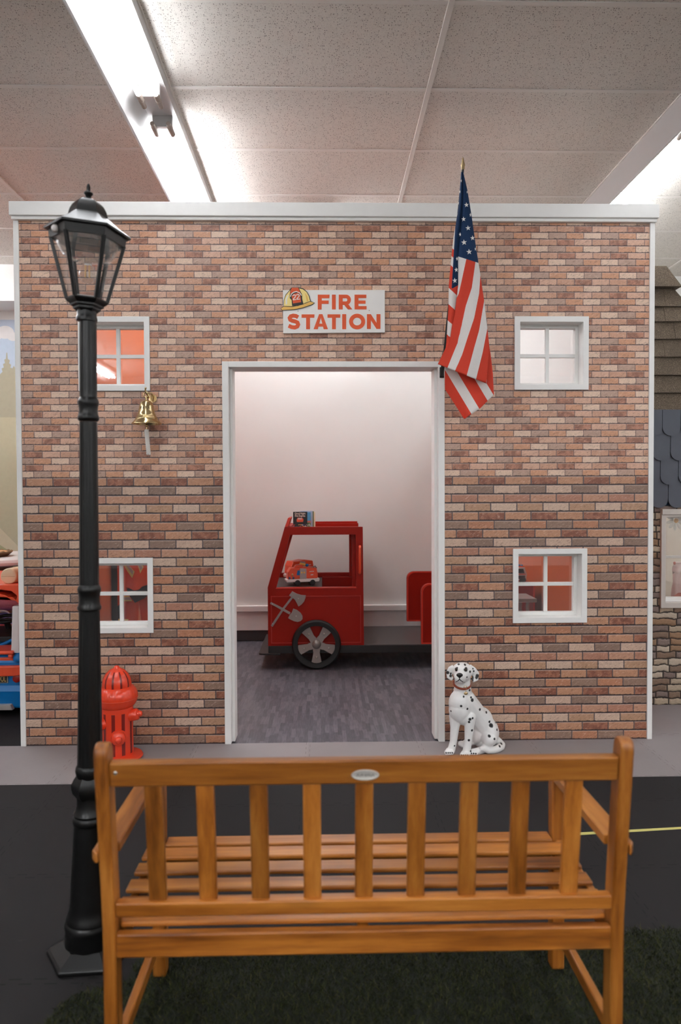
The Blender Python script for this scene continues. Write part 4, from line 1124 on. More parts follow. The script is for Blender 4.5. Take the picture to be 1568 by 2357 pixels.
def coat_attr(mb):
    A = np.array(mb.V); o = np.full(len(A), 9.0)
    cam0 = np.array((0, 0, CAMZ))
    for c, r in SP:
        # markings are painted where the line of the marking meets the statue's front: compare across the surface, loosely in depth
        c = np.array(c); d = A-c; d[:, 1] *= 0.45
        o = np.minimum(o, np.linalg.norm(d, axis=1)/r)
    for c, r in nails:
        d = A-np.array(c); d[:, 1] *= 0.5
        o = np.minimum(o, np.linalg.norm(d, axis=1)/r)
    pk = np.clip(1-np.linalg.norm((A-np.array(D(850, 1390, 3.27)))*np.array((1, .4, .8)), axis=1)/0.045, 0, 1)
    return o.tolist(), pk.tolist()
s_, p_ = coat_attr(skin); skin.extra = {'spot': s_, 'pink': p_}
COAT = spotted_material()
body = obj('body', skin, COAT, dog, smooth=75)
ears = []
for pts in ([(470, 250, 3.262, .013), (420, 290, 3.262, .017), (388, 350, 3.262, .016), (392, 410, 3.258, .013), (440, 455, 3.250, .009)], [(705, 240, 3.262, .013), (765, 300, 3.262, .018), (815, 370, 3.264, .020), (815, 440, 3.260, .016), (765, 475, 3.252, .011)]):
    em = MB(); rr = []
    P3 = [Vector(D(a, b, y)) for a, b, y, w in pts]
    for i, p in enumerate(P3):
        tdir = (P3[min(i+1, len(P3)-1)]-P3[max(i-1, 0)]).normalized(); nrm_ = Vector((0, -1, 0)); sd = tdir.cross(nrm_).normalized(); w = pts[i][3]
        rr.append([p + sd*w*cos(2*PI*j/14) + nrm_*0.006*sin(2*PI*j/14) for j in range(14)])
    em.sweep(rr)
    em = remeshed(em, 0.0022, 4)
    esp = [(D(*q[:3]), q[3]) for q in ((365, 350, 3.25, .008), (412, 400, 3.25, .0065), (416, 365, 3.25, .005), (757, 435, 3.25, .0105), (755, 465, 3.25, .009), (855, 405, 3.25, .0095), (840, 430, 3.25, .007), (778, 285, 3.25, .0045), (795, 325, 3.25, .0045))]
    A = np.array(em.V); o_ = np.full(len(A), 9.0)
    for c, r in esp:
        d = A-np.array(c); d[:, 1] *= 0.2; o_ = np.minimum(o_, np.linalg.norm(d, axis=1)/r)
    em.extra = {'spot': o_.tolist(), 'pink': [0.0]*len(A)}
    obj('ear', em, COAT, dog, smooth=75)
DBLK = plain('glossy_black', (24, 22, 22), 0.2)
nc = on_dog(557, 388)
nz = MB().ell(nc+Vector((0, -0.001, 0.0015)), (0.0150, 0.010, 0.0095)).ell(nc+Vector((0, 0.000, -0.0065)), (0.0080, 0.007, 0.0085))
obj('nose', remeshed(nz, 0.0016, 3), DBLK, dog, smooth=75)
for ln in ([(556, 428), (556, 452), (535, 474), (508, 490), (486, 500)], [(556, 452), (580, 474), (612, 497), (645, 505)]):
    obj('mouth_line', MB().tube([on_dog(x, y, 0.0003) for x, y in ln], [.0021] + [.0018]*(len(ln)-2) + [.001], 8), DBLK, dog)
for cx in (505, 662):
    e = on_dog(cx, 302) + Vector((0, 0.0015, 0))
    ey = obj('eye', MB().ell(e, (0.0062, 0.0042, 0.0062)), plain('amber_eye', (70, 52, 24), 0.1), dog)
    obj('pupil', MB().ell(e+Vector((0.0004, -0.0036, 0.0)), (0.0036, 0.0014, 0.0036)), DBLK, ey)
cc = []
for k in range(40):
    a = 2*PI*k/40
    p = D(600, 520+58*max(0, sin(-a))-10 if False else 528, 3.266)
    cc.append(Vector((p.x+0.0385*cos(a)-0.001, p.y+0.0400*sin(a), p.z + 0.0125*sin(a) - 0.001*cos(a))))
cm = MB(); rr = []
for k, p in enumerate(cc):
    a = 2*PI*k/40; n = Vector((cos(a), sin(a), 0)); u = Vector((0, 0, 1))
    rr.append([p+n*0.0018+u*0.0048, p+n*0.0024+u*0.0030, p+n*0.0024-u*0.0030, p+n*0.0014-u*0.0048, p-n*0.003-u*0.0046, p-n*0.003+u*0.0046])
cm.sweep(rr, closed=True)
coll = obj('collar', cm, plain('brown_leather', (140, 62, 38), 0.45, 0.08), dog, smooth=60, label='brown leather collar')
bk = on_dog(652, 588, 0.006)
obj('buckle', MB().tube([bk+Vector((0.0065*cos(2*PI*k/16), -0.0015, 0.0065*sin(2*PI*k/16))) for k in range(16)], 0.0013, 8, closed=True), BRASS, coll)
tg_ = on_dog(660, 686, 0.004)
obj('tag', MB().ell(tg_, (0.0092, 0.0045, 0.0072)).tube([tg_+Vector((0, 0, 0.006)), tg_+Vector((0, 0.003, 0.014)), tg_+Vector((-0.001, 0.005, 0.023))], 0.0012, 6), BRASS, coll, label='round brass tag')

# ------------------------------------------------------------------ play fire truck behind the doorway
TY0, TY1 = 4.94, 5.62
truck = thing('play_fire_truck', 'large red wooden play fire truck with a spoked wheel seen through the doorway', 'play truck', (0.3, 5.28, 0))
CABO = [(-0.385, 0.151), (0.268, 0.151), (0.262, 0.958), (-0.268, 0.960), (-0.386, 0.548)]
def cab_side(y0, y1, win):
    mb = MB()
    # outer outline and window cut: build as strips
    (wl0, wz0), (wr0, _), (wr1, wz1), (wl1, _) = win
    mb.prism([(-0.385, 0.151), (0.268, 0.151), (0.265, wz0), (-0.3855, wz0)], 'y', y0, y1)
    mb.prism([(-0.3855, wz0), (wl0, wz0), (wl1, wz1), (-0.2815, wz1+0.0)][:1] + [(wl0, wz0), (wl1, wz1), (-0.268-0.118*(0.960-wz1)/0.412, wz1), (-0.386, 0.548)], 'y', y0, y1)
    mb.prism([(wr0, wz0), (0.265, wz0), (0.2625, wz1), (wr1, wz1)], 'y', y0, y1)
    mb.prism([(-0.268-0.118*(0.960-wz1)/0.412, wz1), (0.2625, wz1), (0.262, 0.958), (-0.268, 0.960)], 'y', y0, y1)
    return mb
obj('cab_side', cab_side(TY0, TY0+0.045, [(-0.328, 0.545), (0.216, 0.545), (0.213, 0.906), (-0.232, 0.906)]), RED, truck, smooth=False)
obj('cab_side', cab_side(TY1-0.045, TY1, [(-0.330, 0.578), (0.200, 0.578), (0.196, 0.906), (-0.232, 0.906)]), RED, truck, smooth=False)
fr = MB()
for poly in ([(-0.362, 0.170), (0.246, 0.170), (0.246, 0.488), (-0.362, 0.488)],):
    fr.stroke(poly, 0.006, lambda u, v, y: (u, y, v), TY0-0.004, TY0+0.004, closed=True)
obj('panel_bead', fr, plain('red_bead', (176, 40, 28), 0.35), truck, smooth=False)
obj('sill_edge', MB().box(-0.330, 0.218, TY0-0.003, TY0+0.046, 0.5400, 0.5465), REDL, truck, smooth=False, bevel=0.002)
obj('cab_back', MB().box(0.226, 0.262, TY0+0.046, TY1-0.046, 0.151, 0.50).box(0.190, 0.214, TY0+0.046, TY0+0.075, 0.50, 0.93).box(0.190, 0.214, TY1-0.075, TY1-0.046, 0.50, 0.93), RED, truck, smooth=False)
for z in (0.876, 0.69): obj('bolt_hole', MB().lathe([(0.003, -0.003), (0.006, -0.002), (0.006, 0)], (0.190, TY0+0.060, z), 12, axis='x'), PLBLACK, truck)
obj('windshield_frame', MB().hexa([(-0.385, TY0+.046, .151), (-0.350, TY0+.046, .151), (-0.350, TY1-.046, .151), (-0.385, TY1-.046, .151), (-0.386, TY0+.046, .546), (-0.350, TY0+.046, .546), (-0.350, TY1-.046, .546), (-0.386, TY1-.046, .546)]).hexa([(-0.282, TY0+.046, .910), (-0.245, TY0+.046, .910), (-0.245, TY1-.046, .910), (-0.282, TY1-.046, .910), (-0.268, TY0+.046, .958), (-0.230, TY0+.046, .958), (-0.230, TY1-.046, .958), (-0.268, TY1-.046, .958)]), RED, truck, smooth=False)
obj('dashboard', MB().box(-0.349, -0.018, TY0+0.046, TY1-0.046, 0.528, 0.5452), DGREY, truck, smooth=False, bevel=0.002)
obj('seat_box', MB().box(-0.017, 0.225, TY1-0.12, TY1-0.047, 0.151, 0.552).box(-0.030, -0.018, TY0+0.046, TY1-0.047, 0.151, 0.527), RED, truck, smooth=False)
obj('roof_tray', MB().box(-0.262, 0.258, TY0+0.046, TY1-0.020, 0.9185, 0.9285).box(-0.215, 0.256, TY1-0.019, TY1+0.012, 0.9285, 0.972), RED, truck, smooth=False, bevel=0.002)
obj('roof_lip', MB().prism([(-0.268, 0.9605), (-0.245, 0.9605), (-0.228, 1.018), (-0.234, 1.026), (-0.246, 1.020)], 'y', TY0+0.004, TY0+0.26), REDL, truck, smooth=False, bevel=0.003)
obj('chassis', MB().box(-0.383, 1.42, TY0-0.010, TY1+0.01, 0.100, 0.1505), plain('black_chassis', (28, 27, 27), 0.5), truck, smooth=False, bevel=0.003)
obj('deck', MB().box(0.270, 1.42, TY0-0.008, TY1+0.008, 0.1507, 0.1545), DGREY, truck, smooth=False)
obj('front_step', MB().prism([(-0.384, TY0-0.012), (-0.300, TY0-0.012), (-0.300, TY0-0.03), (-0.420, TY0-0.03), (-0.446, TY0-0.018), (-0.450, TY0+0.01), (-0.450, TY1-0.03), (-0.43, TY1), (-0.384, TY1)], 'z', 0.094, 0.106), plain('black_step', (36, 35, 35), 0.4), truck, smooth=False, bevel=0.003)
# front wheel
WCX, WCZ, WR = -0.056, 0.1655, 0.1655
wh = MB()
tyre = [(WR-0.038, -0.026), (WR-0.010, -0.030), (WR-0.001, -0.022), (WR, 0.0), (WR-0.002, 0.016), (WR-0.038, 0.018)]
wheel = obj('wheel', MB().lathe(tyre, (WCX, TY0-0.022, WCZ), 64, axis='y', caps=False).lathe([(0.1275, -0.001), (0.1275, 0.001)], (WCX, TY0-0.004, WCZ), 48, axis='y', caps=False), BLACKR, truck, label='front wheel with a black tyre and grey five-spoke disc')
def pt(r, deg): return (WCX+r*cos(math.radians(deg)), WCZ+r*sin(math.radians(deg)))
sp5 = MB()
for k in range(5):
    a = -90+72*k
    poly = [pt(0.040, a-36), pt(0.050, a-28), pt(0.062, a-20), pt(0.124, a-15.5), pt(0.127, a-8), pt(0.1280, a), pt(0.127, a+8), pt(0.124, a+15.5), pt(0.062, a+20), pt(0.050, a+28), pt(0.040, a+36), (WCX, WCZ)]
    sp5.prism(poly, 'y', TY0-0.034, TY0-0.024)
obj('spoke_disc', sp5, LGREY, wheel, smooth=False)
obj('hub_cap', MB().ell((WCX, TY0-0.034, WCZ), (0.031, 0.017, 0.031), None, 28, 14), plain('hub_metal', (150, 143, 138), 0.3, metal=0.5), wheel)
for k in range(5): p = pt(0.088, -90+72*k); obj('bolt', MB().ell((p[0], TY0-0.035, p[1]), (0.0075, 0.006, 0.0075), None, 14, 8), STEEL, wheel)
# axe and shovel cut-outs on the side panel
def tc(cx, cy): p = at(580+cx/5.6, 1180+cy/5.6, TY0); return (p.x, p.z)
axe = MB().prism([tc(*p) for p in ((246, 1452), (268, 1470), (420, 1240), (530, 1098), (512, 1080), (398, 1225))], 'y', TY0-0.008, TY0)
axe.prism([tc(*p) for p in ((520, 1012), (575, 1042), (635, 1060), (695, 1064), (690, 1100), (672, 1145), (640, 1182), (600, 1208), (580, 1165), (555, 1120), (528, 1098), (482, 1065))], 'y', TY0-0.009, TY0)
obj('axe', axe, LGREY, truck, smooth=False, label='grey axe cut-out')
sh_ = MB().prism([tc(*p) for p in ((248, 1150), (234, 1172), (300, 1204), (486, 1310), (500, 1282), (330, 1190))], 'y', TY0-0.012, TY0-0.0082)
sh_.prism([tc(*p) for p in ((534, 1236), (580, 1252), (628, 1290), (652, 1330), (653, 1368), (630, 1394), (590, 1405), (545, 1395), (505, 1378), (468, 1356), (492, 1310), (515, 1285))], 'y', TY0-0.012, TY0)
obj('shovel', sh_, LGREY, truck, smooth=False, label='grey shovel cut-out')
for p in ((599, 1104), (571, 1330), (270, 1430), (266, 1174)):
    q = tc(*p); obj('screw', MB().ell((q[0], TY0-0.012, q[1]), (0.004, 0.003, 0.004), None, 10, 6), STEEL, truck)
hdl = [(0.241, TY0, 0.824), (0.241, TY0-0.022, 0.827), (0.2405, TY0-0.036, 0.815), (0.240, TY0-0.038, 0.79), (0.240, TY0-0.038, 0.68), (0.240, TY0-0.036, 0.658), (0.240, TY0-0.022, 0.646), (0.240, TY0, 0.648)]
obj('grab_handle', MB().tube(hdl, 0.0085, 12), PLRED, truck)
def rounded(x0, x1, z0, z1, r): return [(x0, z0), (x1, z0), (x1, z1)] + [(x0+r+r*cos(a), z1-r+r*sin(a)) for a in [PI/2 + (PI/2)*k/8 for k in range(9)]]
for yy, x0, z0, z1 in ((TY0, 0.660, 0.155, 0.567), (TY1-0.04, 0.634, 0.199, 0.583)):
    rp2 = obj('rear_panel', MB().prism(rounded(x0, 1.44, z0, z1, 0.055), 'y', yy, yy+0.035), RED, truck, smooth=False, bevel=0.003)
    oo = rounded(x0, 1.44, z0, z1, 0.055); cx_, cz_ = (x0+1.44)/2, (z0+z1)/2
    ins = [(cx_+(a-cx_)*0.972, cz_+(b-cz_)*0.955) for a, b in oo]
    obj('panel_edge', MB().ring(oo, ins, 'y', yy-0.004, yy+0.001), REDL, rp2, smooth=False)
obj('rear_bench', MB().box(1.18, 1.44, TY0+0.036, TY1-0.041, 0.155, 0.560), RED, truck, smooth=False)

# board books standing in the roof tray
def book(x0, tilt_deg, w, h, d, y, mat_cover, label, base=0.929, lean=0.0):
    root = thing('board_book', label, 'book', (x0, y, base), 'board books in the truck roof tray', rot=(math.radians(lean), 0, math.radians(tilt_deg)))
    # built in its own frame: cover in front (-y), pages behind
    r = MB(); off = ORIG[root]
    def bx(a, b, c, d_, e, f, mb): mb.box(off.x+a, off.x+b, off.y+c, off.y+d_, off.z+e, off.z+f)
    cv = MB(); bx(0, w, 0, 0.002, 0, h, cv); bx(0, w, d-0.002, d, 0, h, cv); bx(-0.001, 0.0015, 0.0, d, 0, h, cv)
    obj('cover', cv, mat_cover, root, smooth=False, bevel=0.0008)
    pg = MB(); bx(0.0015, w-0.0015, 0.0022, d-0.0022, 0.001, h-0.001, pg)
    obj('pages', pg, plain('book_pages', (222, 218, 206), 0.8, 0.05, 80), root, smooth=False)
    return root
def cover_material(name, stops, sc=40, seed=0.0):
    t = NT(name); co = t.obj()
    n = t.new('ShaderNodeTexVoronoi'); t.put(n.inputs['Vector'], co); n.inputs['Scale'].default_value = sc
    s = t.new('ShaderNodeSeparateColor'); t.put(s.inputs[0], n.outputs['Color'])
    x, y, z = t.xyz(co)
    c = t.ramp(s.outputs[0], stops, 'CONSTANT')
    return t, c, z
t_, c_, z_ = cover_material('night_cover', [(0, lin((24, 20, 20))), (0.45, lin((176, 52, 36))), (0.62, lin((214, 168, 92))), (0.74, lin((196, 190, 186))), (0.84, lin((70, 64, 120))), (0.92, lin((150, 46, 40)))], 95)
COV1 = t_.done(t_.mix(t_.math('LESS_THAN', z_, 0.046), lin((22, 19, 20)), c_), 0.35)
t_, c_, z_ = cover_material('sky_cover', [(0, lin((94, 128, 74))), (0.3, lin((176, 190, 180))), (0.6, lin((196, 110, 100))), (0.8, lin((226, 222, 214)))], 70)
COV2 = t_.done(t_.mix(t_.math('GREATER_THAN', z_, 0.070), c_, lin((84, 164, 214))), 0.35)
bY = 4.99
bk1 = book(-0.211, 6, 0.096, 0.132, 0.016, bY, COV1, 'black picture book with a fire engine on its cover, frontmost in the truck roof tray')
tm = MB(); off = ORIG[bk1]
for s, zz, sz in (('Good Night', 0.120, 0.0190), ('Fire Engines', 0.104, 0.0185)):
    me = text_mesh(s, sz, 0.0004, 0.0004)
    tm.add_mesh(me, lambda v: (off.x+0.046+v.x*0.80, off.y-0.0006-v.z, off.z+zz+v.y)); bpy.data.meshes.remove(me)
obj('title', tm, plain('title_cream', (236, 214, 200), 0.5), bk1, smooth=False)
eng = MB()
eng.prism([(off.x+0.024, off.z+0.062), (off.x+0.066, off.z+0.062), (off.x+0.070, off.z+0.078), (off.x+0.064, off.z+0.090), (off.x+0.030, off.z+0.092), (off.x+0.022, off.z+0.078)], 'y', off.y-0.0008, off.y, 0)
eng.prism([(off.x+0.030, off.z+0.080), (off.x+0.060, off.z+0.080), (off.x+0.058, off.z+0.089), (off.x+0.033, off.z+0.090)], 'y', off.y-0.0012, off.y, 1)
obj('engine_picture', eng, [PLRED, plain('pale_picture', (206, 186, 182), 0.5)], bk1, smooth=False)
# the books behind peep out to one side
book(-0.166, 9, 0.074, 0.128, 0.014, bY+0.022, COV2, 'blue sky picture book peeping out behind the black book')
book(-0.162, 12, 0.084, 0.137, 0.012, bY+0.040, plain('pale_blue_cover', (170, 192, 218), 0.4), 'pale blue board book third in the tray row')
book(-0.158, 16, 0.090, 0.134, 0.014, bY+0.056, plain('green_cover', (132, 142, 100), 0.4), 'green-edged board book fourth in the tray row')
book(-0.150, 20, 0.094, 0.128, 0.014, bY+0.078, plain('cream_cover', (232, 224, 196), 0.4), 'cream board book at the back of the tray row')
book(-0.222, -30, 0.085, 0.100, 0.012, bY+0.285, plain('dark_red_cover', (96, 40, 34), 0.4), 'dark red board book leaning against the tray lip')

# toy fire engine on the dashboard
def toy_engine(name, label, ox, oy, oz, rz, L, H, W, ladder, group):
    root = thing(name, label, 'toy', (ox, oy, oz), group, rot=(0, 0, rz))
    o = ORIG[root]
    def B(a, b, c, d, e, f, mb): return mb.box(o.x+a*L, o.x+b*L, o.y+c*W, o.y+d*W, o.z+e*H, o.z+f*H)
    def PR(poly, c, d, mb): return mb.prism([(o.x+a*L, o.z+b*H) for a, b in poly], 'y', o.y+c*W, o.y+d*W)
    obj('bumper_skirt', PR([(-.51, .16), (.50, .17), (.52, .24), (.52, .32), (-.46, .30), (-.52, .26)], -.5, .5, MB()), PLWHITE, root, smooth=False, bevel=0.003)
    obj('body', PR([(-.48, .30), (.46, .32), (.47, .48), (.43, .80), (.06, .84), (-.14, .80), (-.38, .80), (-.46, .62)], -.46, .46, MB()), PLRED, root, smooth=False, bevel=0.006)
    obj('window', PR([(-.20, .48), (-.09, .48), (-.09, .70), (-.17, .70)], -.475, -.44, MB()), PLBLUE, root, smooth=False)
    obj('driver', MB().ell((o.x-.33*L, o.y-.40*W, o.z+.50*H), (.045*L, .10*W, .085*H)).box(o.x-.39*L, o.x-.29*L, o.y-.44*W, o.y-.3*W, o.z+.62*H, o.z+.72*H), plain('toy_face', (206, 160, 120), 0.5), root)
    obj('headlamp', MB().ell((o.x-.42*L, o.y-.45*W, o.z+.36*H), (.035*L, .05*W, .06*H)).ell((o.x-.30*L, o.y-.47*W, o.z+.36*H), (.035*L, .03*W, .06*H)), plain('toy_lamp', (60, 70, 110), 0.3), root)
    pn = obj('side_panel', PR([(-.10, .30), (.11, .30), (.11, .78), (-.10, .80)], -.49, -.44, MB()), plain('toy_grey', (170, 166, 168), 0.4), root, smooth=False, bevel=0.002)
    for k in (-.04, .04): obj('gauge', MB().lathe([(.028*L, 0), (.028*L, .02*W), (.018*L, .03*W)], (o.x+k*L, o.y-.515*W, o.z+.60*H), 16, axis='y'), PLYEL, pn)
    obj('rear_hatch', PR([(.20, .62), (.34, .63), (.34, .66), (.20, .65)], -.475, -.45, MB()).prism([(o.x+.24*L, o.z+.46*H), (o.x+.32*L, o.z+.47*H), (o.x+.32*L, o.z+.51*H), (o.x+.24*L, o.z+.50*H)], 'y', o.y-.475*W, o.y-.45*W), PLWHITE, root, smooth=False)
    for a in (-.17, .30):
        for c in (-.52, .40):
            obj('wheel', MB().lathe([(.05*L, 0), (.085*L, .01*W), (.09*L, .03*W), (.09*L, .10*W), (.05*L, .12*W)], (o.x+a*L, o.y+c*W, o.z+.09*L), 24, axis='y'), BLACKR, root)
    if ladder:
        ob = MB().cyl((o.x-.08*L, o.y-.1*W, o.z+.99*H), (o.x+.10*L, o.y-.14*W, o.z+.93*H), .032*L, .036*L, 16)
        obj('water_cannon', ob, PLYEL, root)
        obj('cannon_cap', MB().ell((o.x+.15*L, o.y-.15*W, o.z+.91*H), (.055*L, .09*W, .07*H)), PLBLUE, root)
        obj('turret', PR([(-.26, .80), (.02, .82), (.0, .95), (-.20, .92)], -.25, .25, MB()), PLRED, root, smooth=False, bevel=0.003)
        obj('rear_spray', MB().tube([(o.x+.36*L, o.y, o.z+.80*H), (o.x+.42*L, o.y, o.z+.86*H), (o.x+.46*L, o.y-.1*W, o.z+.76*H)], .012*L, 8), PLBLACK, root)
    return root
toy_engine('toy_fire_engine', 'bright red toy fire engine with a grey side panel on the truck dashboard', -0.158, 5.115, 0.5455, math.radians(10), 0.225, 0.152, 0.11, True, 'toy fire engines')
toy_engine('toy_fire_engine', 'orange-red toy fire engine partly hidden behind the other toy engine on the dashboard', -0.185, 5.36, 0.5455, math.radians(28), 0.20, 0.185, 0.12, False, 'toy fire engines')

# ------------------------------------------------------------------ firefighter costume behind the low window
FAB = plain('orange_drill_cloth', (222, 80, 32), 0.85, 0.12, 20)
FABK = plain('black_drill_cloth', (44, 42, 42), 0.85, 0.1, 20)
REFL = plain('reflective_silver', (168, 156, 150), 0.4, 0.06)
LIME = plain('lime_tape', (214, 206, 128), 0.6, 0.05)
rack = thing('coat_rack', 'black upright coat rack with a white hook in the play room', 'coat rack', (-1.305, 4.60, 0))
obj('post', MB().box(-1.364, -1.322, 4.68, 4.72, -0.006, 1.25), plain('rack_black', (24, 22, 22), 0.5), rack, smooth=False, bevel=0.003)
obj('hook', MB().box(-1.356, -1.322, 4.64, 4.6795, 0.752, 0.81).tube([(-1.20, 4.69, 1.065), (-1.20, 4.64, 1.09), (-1.18, 4.58, 1.06)], 0.005, 8).box(-1.322, -1.06, 4.685, 4.705, 1.05, 1.08), WHITE, rack, bevel=0.002)
def drape(left, right, z0, z1, y, depth, folds, n=40, m=22, ph=0.0):
    """a hanging cloth with thickness: outline lerps from top to bottom, pleats run down"""
    mb = MB(); rr = []
    for j in range(m+1):
        t = j/m; z = z0+(z1-z0)*t; l = interp(left, t)[0]; r = interp(right, t)[0]; ring_ = []
        for i in range(n):
            a = 2*PI*i/n
            x = (l+r)/2 + (r-l)/2*cos(a)
            ring_.append((x, y + depth*sin(a)*(0.7+0.3*t) + 0.010*t*sin(folds*a+ph)+0.006*sin(7*t+3*a), z+0.008*sin(folds*a+ph)*t))
        rr.append(ring_)
    return mb.sweep(rr)
coat = thing('firefighter_jacket', 'orange firefighter jacket with lime reflective bands hanging behind the low window', 'costume', (-1.17, 4.56, 0.45))
obj('torso', drape([(0, -1.225), (0.2, -1.265), (1, -1.26)], [(0, -1.105), (0.2, -1.06), (1, -1.085)], 1.03, 0.60, 4.56, 0.045, 5), FAB, coat, smooth=70)
obj('sleeve', drape([(0, -1.275), (0.5, -1.287), (1, -1.282)], [(0, -1.225), (0.5, -1.235), (1, -1.230)], 0.99, 0.50, 4.545, 0.030, 3, 24, 18, 1.0), FAB, coat, smooth=70)
obj('sleeve', drape([(0, -1.10), (0.5, -1.088), (1, -1.095)], [(0, -1.045), (0.5, -1.02), (1, -1.03)], 0.99, 0.52, 4.545, 0.030, 3, 24, 18, 2.0), FAB, coat, smooth=70)
def cw(cx, cy, Y=4.50): p = at(200+cx/9.22, 1270+cy/9.22, Y); return p
def patch(pts, y0, mat, name, parent, th=0.004):
    P = [(cw(a, b, y0).x, cw(a, b, y0).z) for a, b in pts]
    obj(name, MB().prism(P, 'y', y0, y0+th), mat, parent, smooth=False, bevel=0.001)
patch([(755, 245), (835, 235), (1010, 420), (960, 560), (860, 420)], 4.502, LIME, 'reflective_band', coat)
patch([(800, 245), (850, 240), (985, 410), (965, 490)], 4.499, REFL, 'reflective_strip', coat)
patch([(1070, 245), (1140, 235), (1205, 320), (1130, 460)], 4.502, LIME, 'reflective_band', coat)
patch([(1090, 280), (1130, 260), (1180, 340), (1140, 390)], 4.499, REFL, 'reflective_strip', coat)
patch([(1080, 835), (1165, 745), (1310, 695), (1310, 900), (1200, 1000), (1020, 1085), (900, 935)], 4.504, FABK, 'black_hem', coat, 0.02)
patch([(700, 945), (900, 945), (960, 1050), (700, 1050)], 4.507, LIME, 'cuff_band', coat)
patch([(700, 965), (905, 965), (945, 1025), (700, 1020)], 4.504, REFL, 'cuff_strip', coat)
pants = thing('firefighter_trousers', 'red-orange firefighter trousers hanging below the jacket behind the low window', 'costume', (-1.17, 4.56, 0.2))
obj('trouser_leg', drape([(0, -1.262), (1, -1.275)], [(0, -1.17), (1, -1.185)], 0.585, 0.22, 4.615, 0.034, 4, 26, 16), FAB, pants, smooth=70)
obj('trouser_leg', drape([(0, -1.18), (1, -1.15)], [(0, -1.07), (1, -1.03)], 0.585, 0.24, 4.615, 0.034, 4, 26, 16, 1.4), FAB, pants, smooth=70)
patch([(665, 1425), (885, 1430), (850, 1500), (665, 1500)], 4.522, LIME, 'ankle_band', pants)
obj('waistband', drape([(0, -1.28), (1, -1.278)], [(0, -1.065), (1, -1.068)], 0.598, 0.570, 4.615, 0.036, 4, 26, 4), FABK, pants, smooth=70)

# ------------------------------------------------------------------ things behind the other low window
amb = thing('toy_ambulance', 'white toy ambulance with a blue light bar seen through the low window', 'toy', (1.335, 5.02, 0.5605), rot=(0, 0, 0))
o = ORIG[amb]
obj('body', MB().prism([(o.x-.13, o.z+.02), (o.x+.062, o.z+.02), (o.x+.066, o.z+.060), (o.x+.050, o.z+.110), (o.x-.13, o.z+.110)], 'y', o.y-.03, o.y+.08), PLWHITE, amb, smooth=False, bevel=0.005)
obj('windscreen', MB().prism([(o.x-.02, o.z+.070), (o.x+.046, o.z+.070), (o.x+.038, o.z+.100), (o.x-.02, o.z+.100)], 'y', o.y-.034, o.y-.029), PLBLACK, amb, smooth=False)
obj('grille', MB().box(o.x-.02, o.x+.05, o.y-.036, o.y-.030, o.z+.030, o.z+.052), DGREY, amb, smooth=False)
obj('red_stripe', MB().box(o.x-.13, o.x+.056, o.y-.033, o.y-.0305, o.z+.060, o.z+.065), PLRED, amb, smooth=False)
obj('roof', MB().box(o.x-.12, o.x+.046, o.y-.025, o.y+.075, o.z+.110, o.z+.117), PLRED, amb, smooth=False, bevel=0.002)
obj('light_bar', MB().ell((o.x+.010, o.y, o.z+.122), (.016, .02, .007)).ell((o.x+.036, o.y, o.z+.121), (.009, .012, .006)), PLBLUE, amb)
for a in (-.09, .035):
    obj('wheel', MB().lathe([(.01, 0), (.022, .003), (.022, .018), (.01, .02)], (o.x+a, o.y-.036, o.z+.022), 20, axis='y'), BLACKR, amb)
tb = thing('small_table', 'small grey table with a round leg seen through the low window', 'table', (1.26, 4.62, 0))
obj('table_top', MB().box(1.06, 1.325, 4.50, 4.74, 0.500, 0.524), LGREY, tb, smooth=False, bevel=0.003)
for x in (1.09, 1.277):
    for y in (4.535, 4.70): obj('leg', MB().cyl((x, y, -0.006), (x, y, 0.4995), 0.0105, seg=16), plain('table_leg_grey', (168, 158, 152), 0.4), tb)

# ------------------------------------------------------------------ beyond the brick wall, mural side
mural = MB()
def mp(px, py): p = at(px, py, FYF-0.002); return (p.x, p.z)
mu_m = [plain('mural_sky', (178, 192, 208), 0.8), plain('mural_cloud', (226, 224, 222), 0.8), plain('mural_tree', (166, 160, 138), 0.8), plain('mural_hill', (184, 178, 150), 0.8), plain('mural_path', (206, 196, 168), 0.8), plain('mural_green', (170, 166, 128), 0.8)]
Xa, Xb = -3.55, -1.5
mural.prism([(Xa, 0.05), (Xb, 0.05), (Xb, 2.70), (Xa, 2.70)], 'y', FYF-0.004, FYF-0.0005, 0)
def layer(poly, m, d): mural.prism(poly, 'y', FYF-0.004-d, FYF-0.0035, m)
c0, c1 = mp(12, 770), mp(36, 775)
for ic, (cx_, cy_, r_) in enumerate(((12, 765, .075), (30, 775, .05), (-12, 770, .07), (45, 772, .05), (-35, 775, .06))):
    q = mp(cx_, cy_); layer([(q[0]+r_*cos(2*PI*k/24), q[1]+r_*0.75*sin(2*PI*k/24)) for k in range(24)], 1, 0.0003+0.0001*ic)
tr_ = [(-60, 900), (-30, 870), (-10, 880), (0, 862), (6, 856), (4, 848), (9, 846), (7, 838), (12, 836), (10, 828), (14, 826), (15, 812), (17, 812), (18, 826), (23, 830), (21, 836), (26, 840), (24, 846), (29, 848), (32, 842), (36, 848), (60, 840), (90, 860), (90, 970), (-60, 970)]
layer([mp(*p) for p in tr_], 2, 0.0010)
hl = [mp(-60, 960), mp(110, 962)]
layer([(Xa, 0.06), (Xb, 0.06), (Xb, hl[1][1]), (Xa, hl[0][1])], 3, 0.0014)
q0, q1 = mp(-20, 1195), mp(60, 1275)
layer([(Xa, 0.07), (Xb, 0.07), (Xb, q1[1]-0.3), (q1[0], q1[1]), (q0[0], q0[1]), (Xa, q0[1]+0.3)], 4, 0.0018)
q2 = mp(-5, 1250)
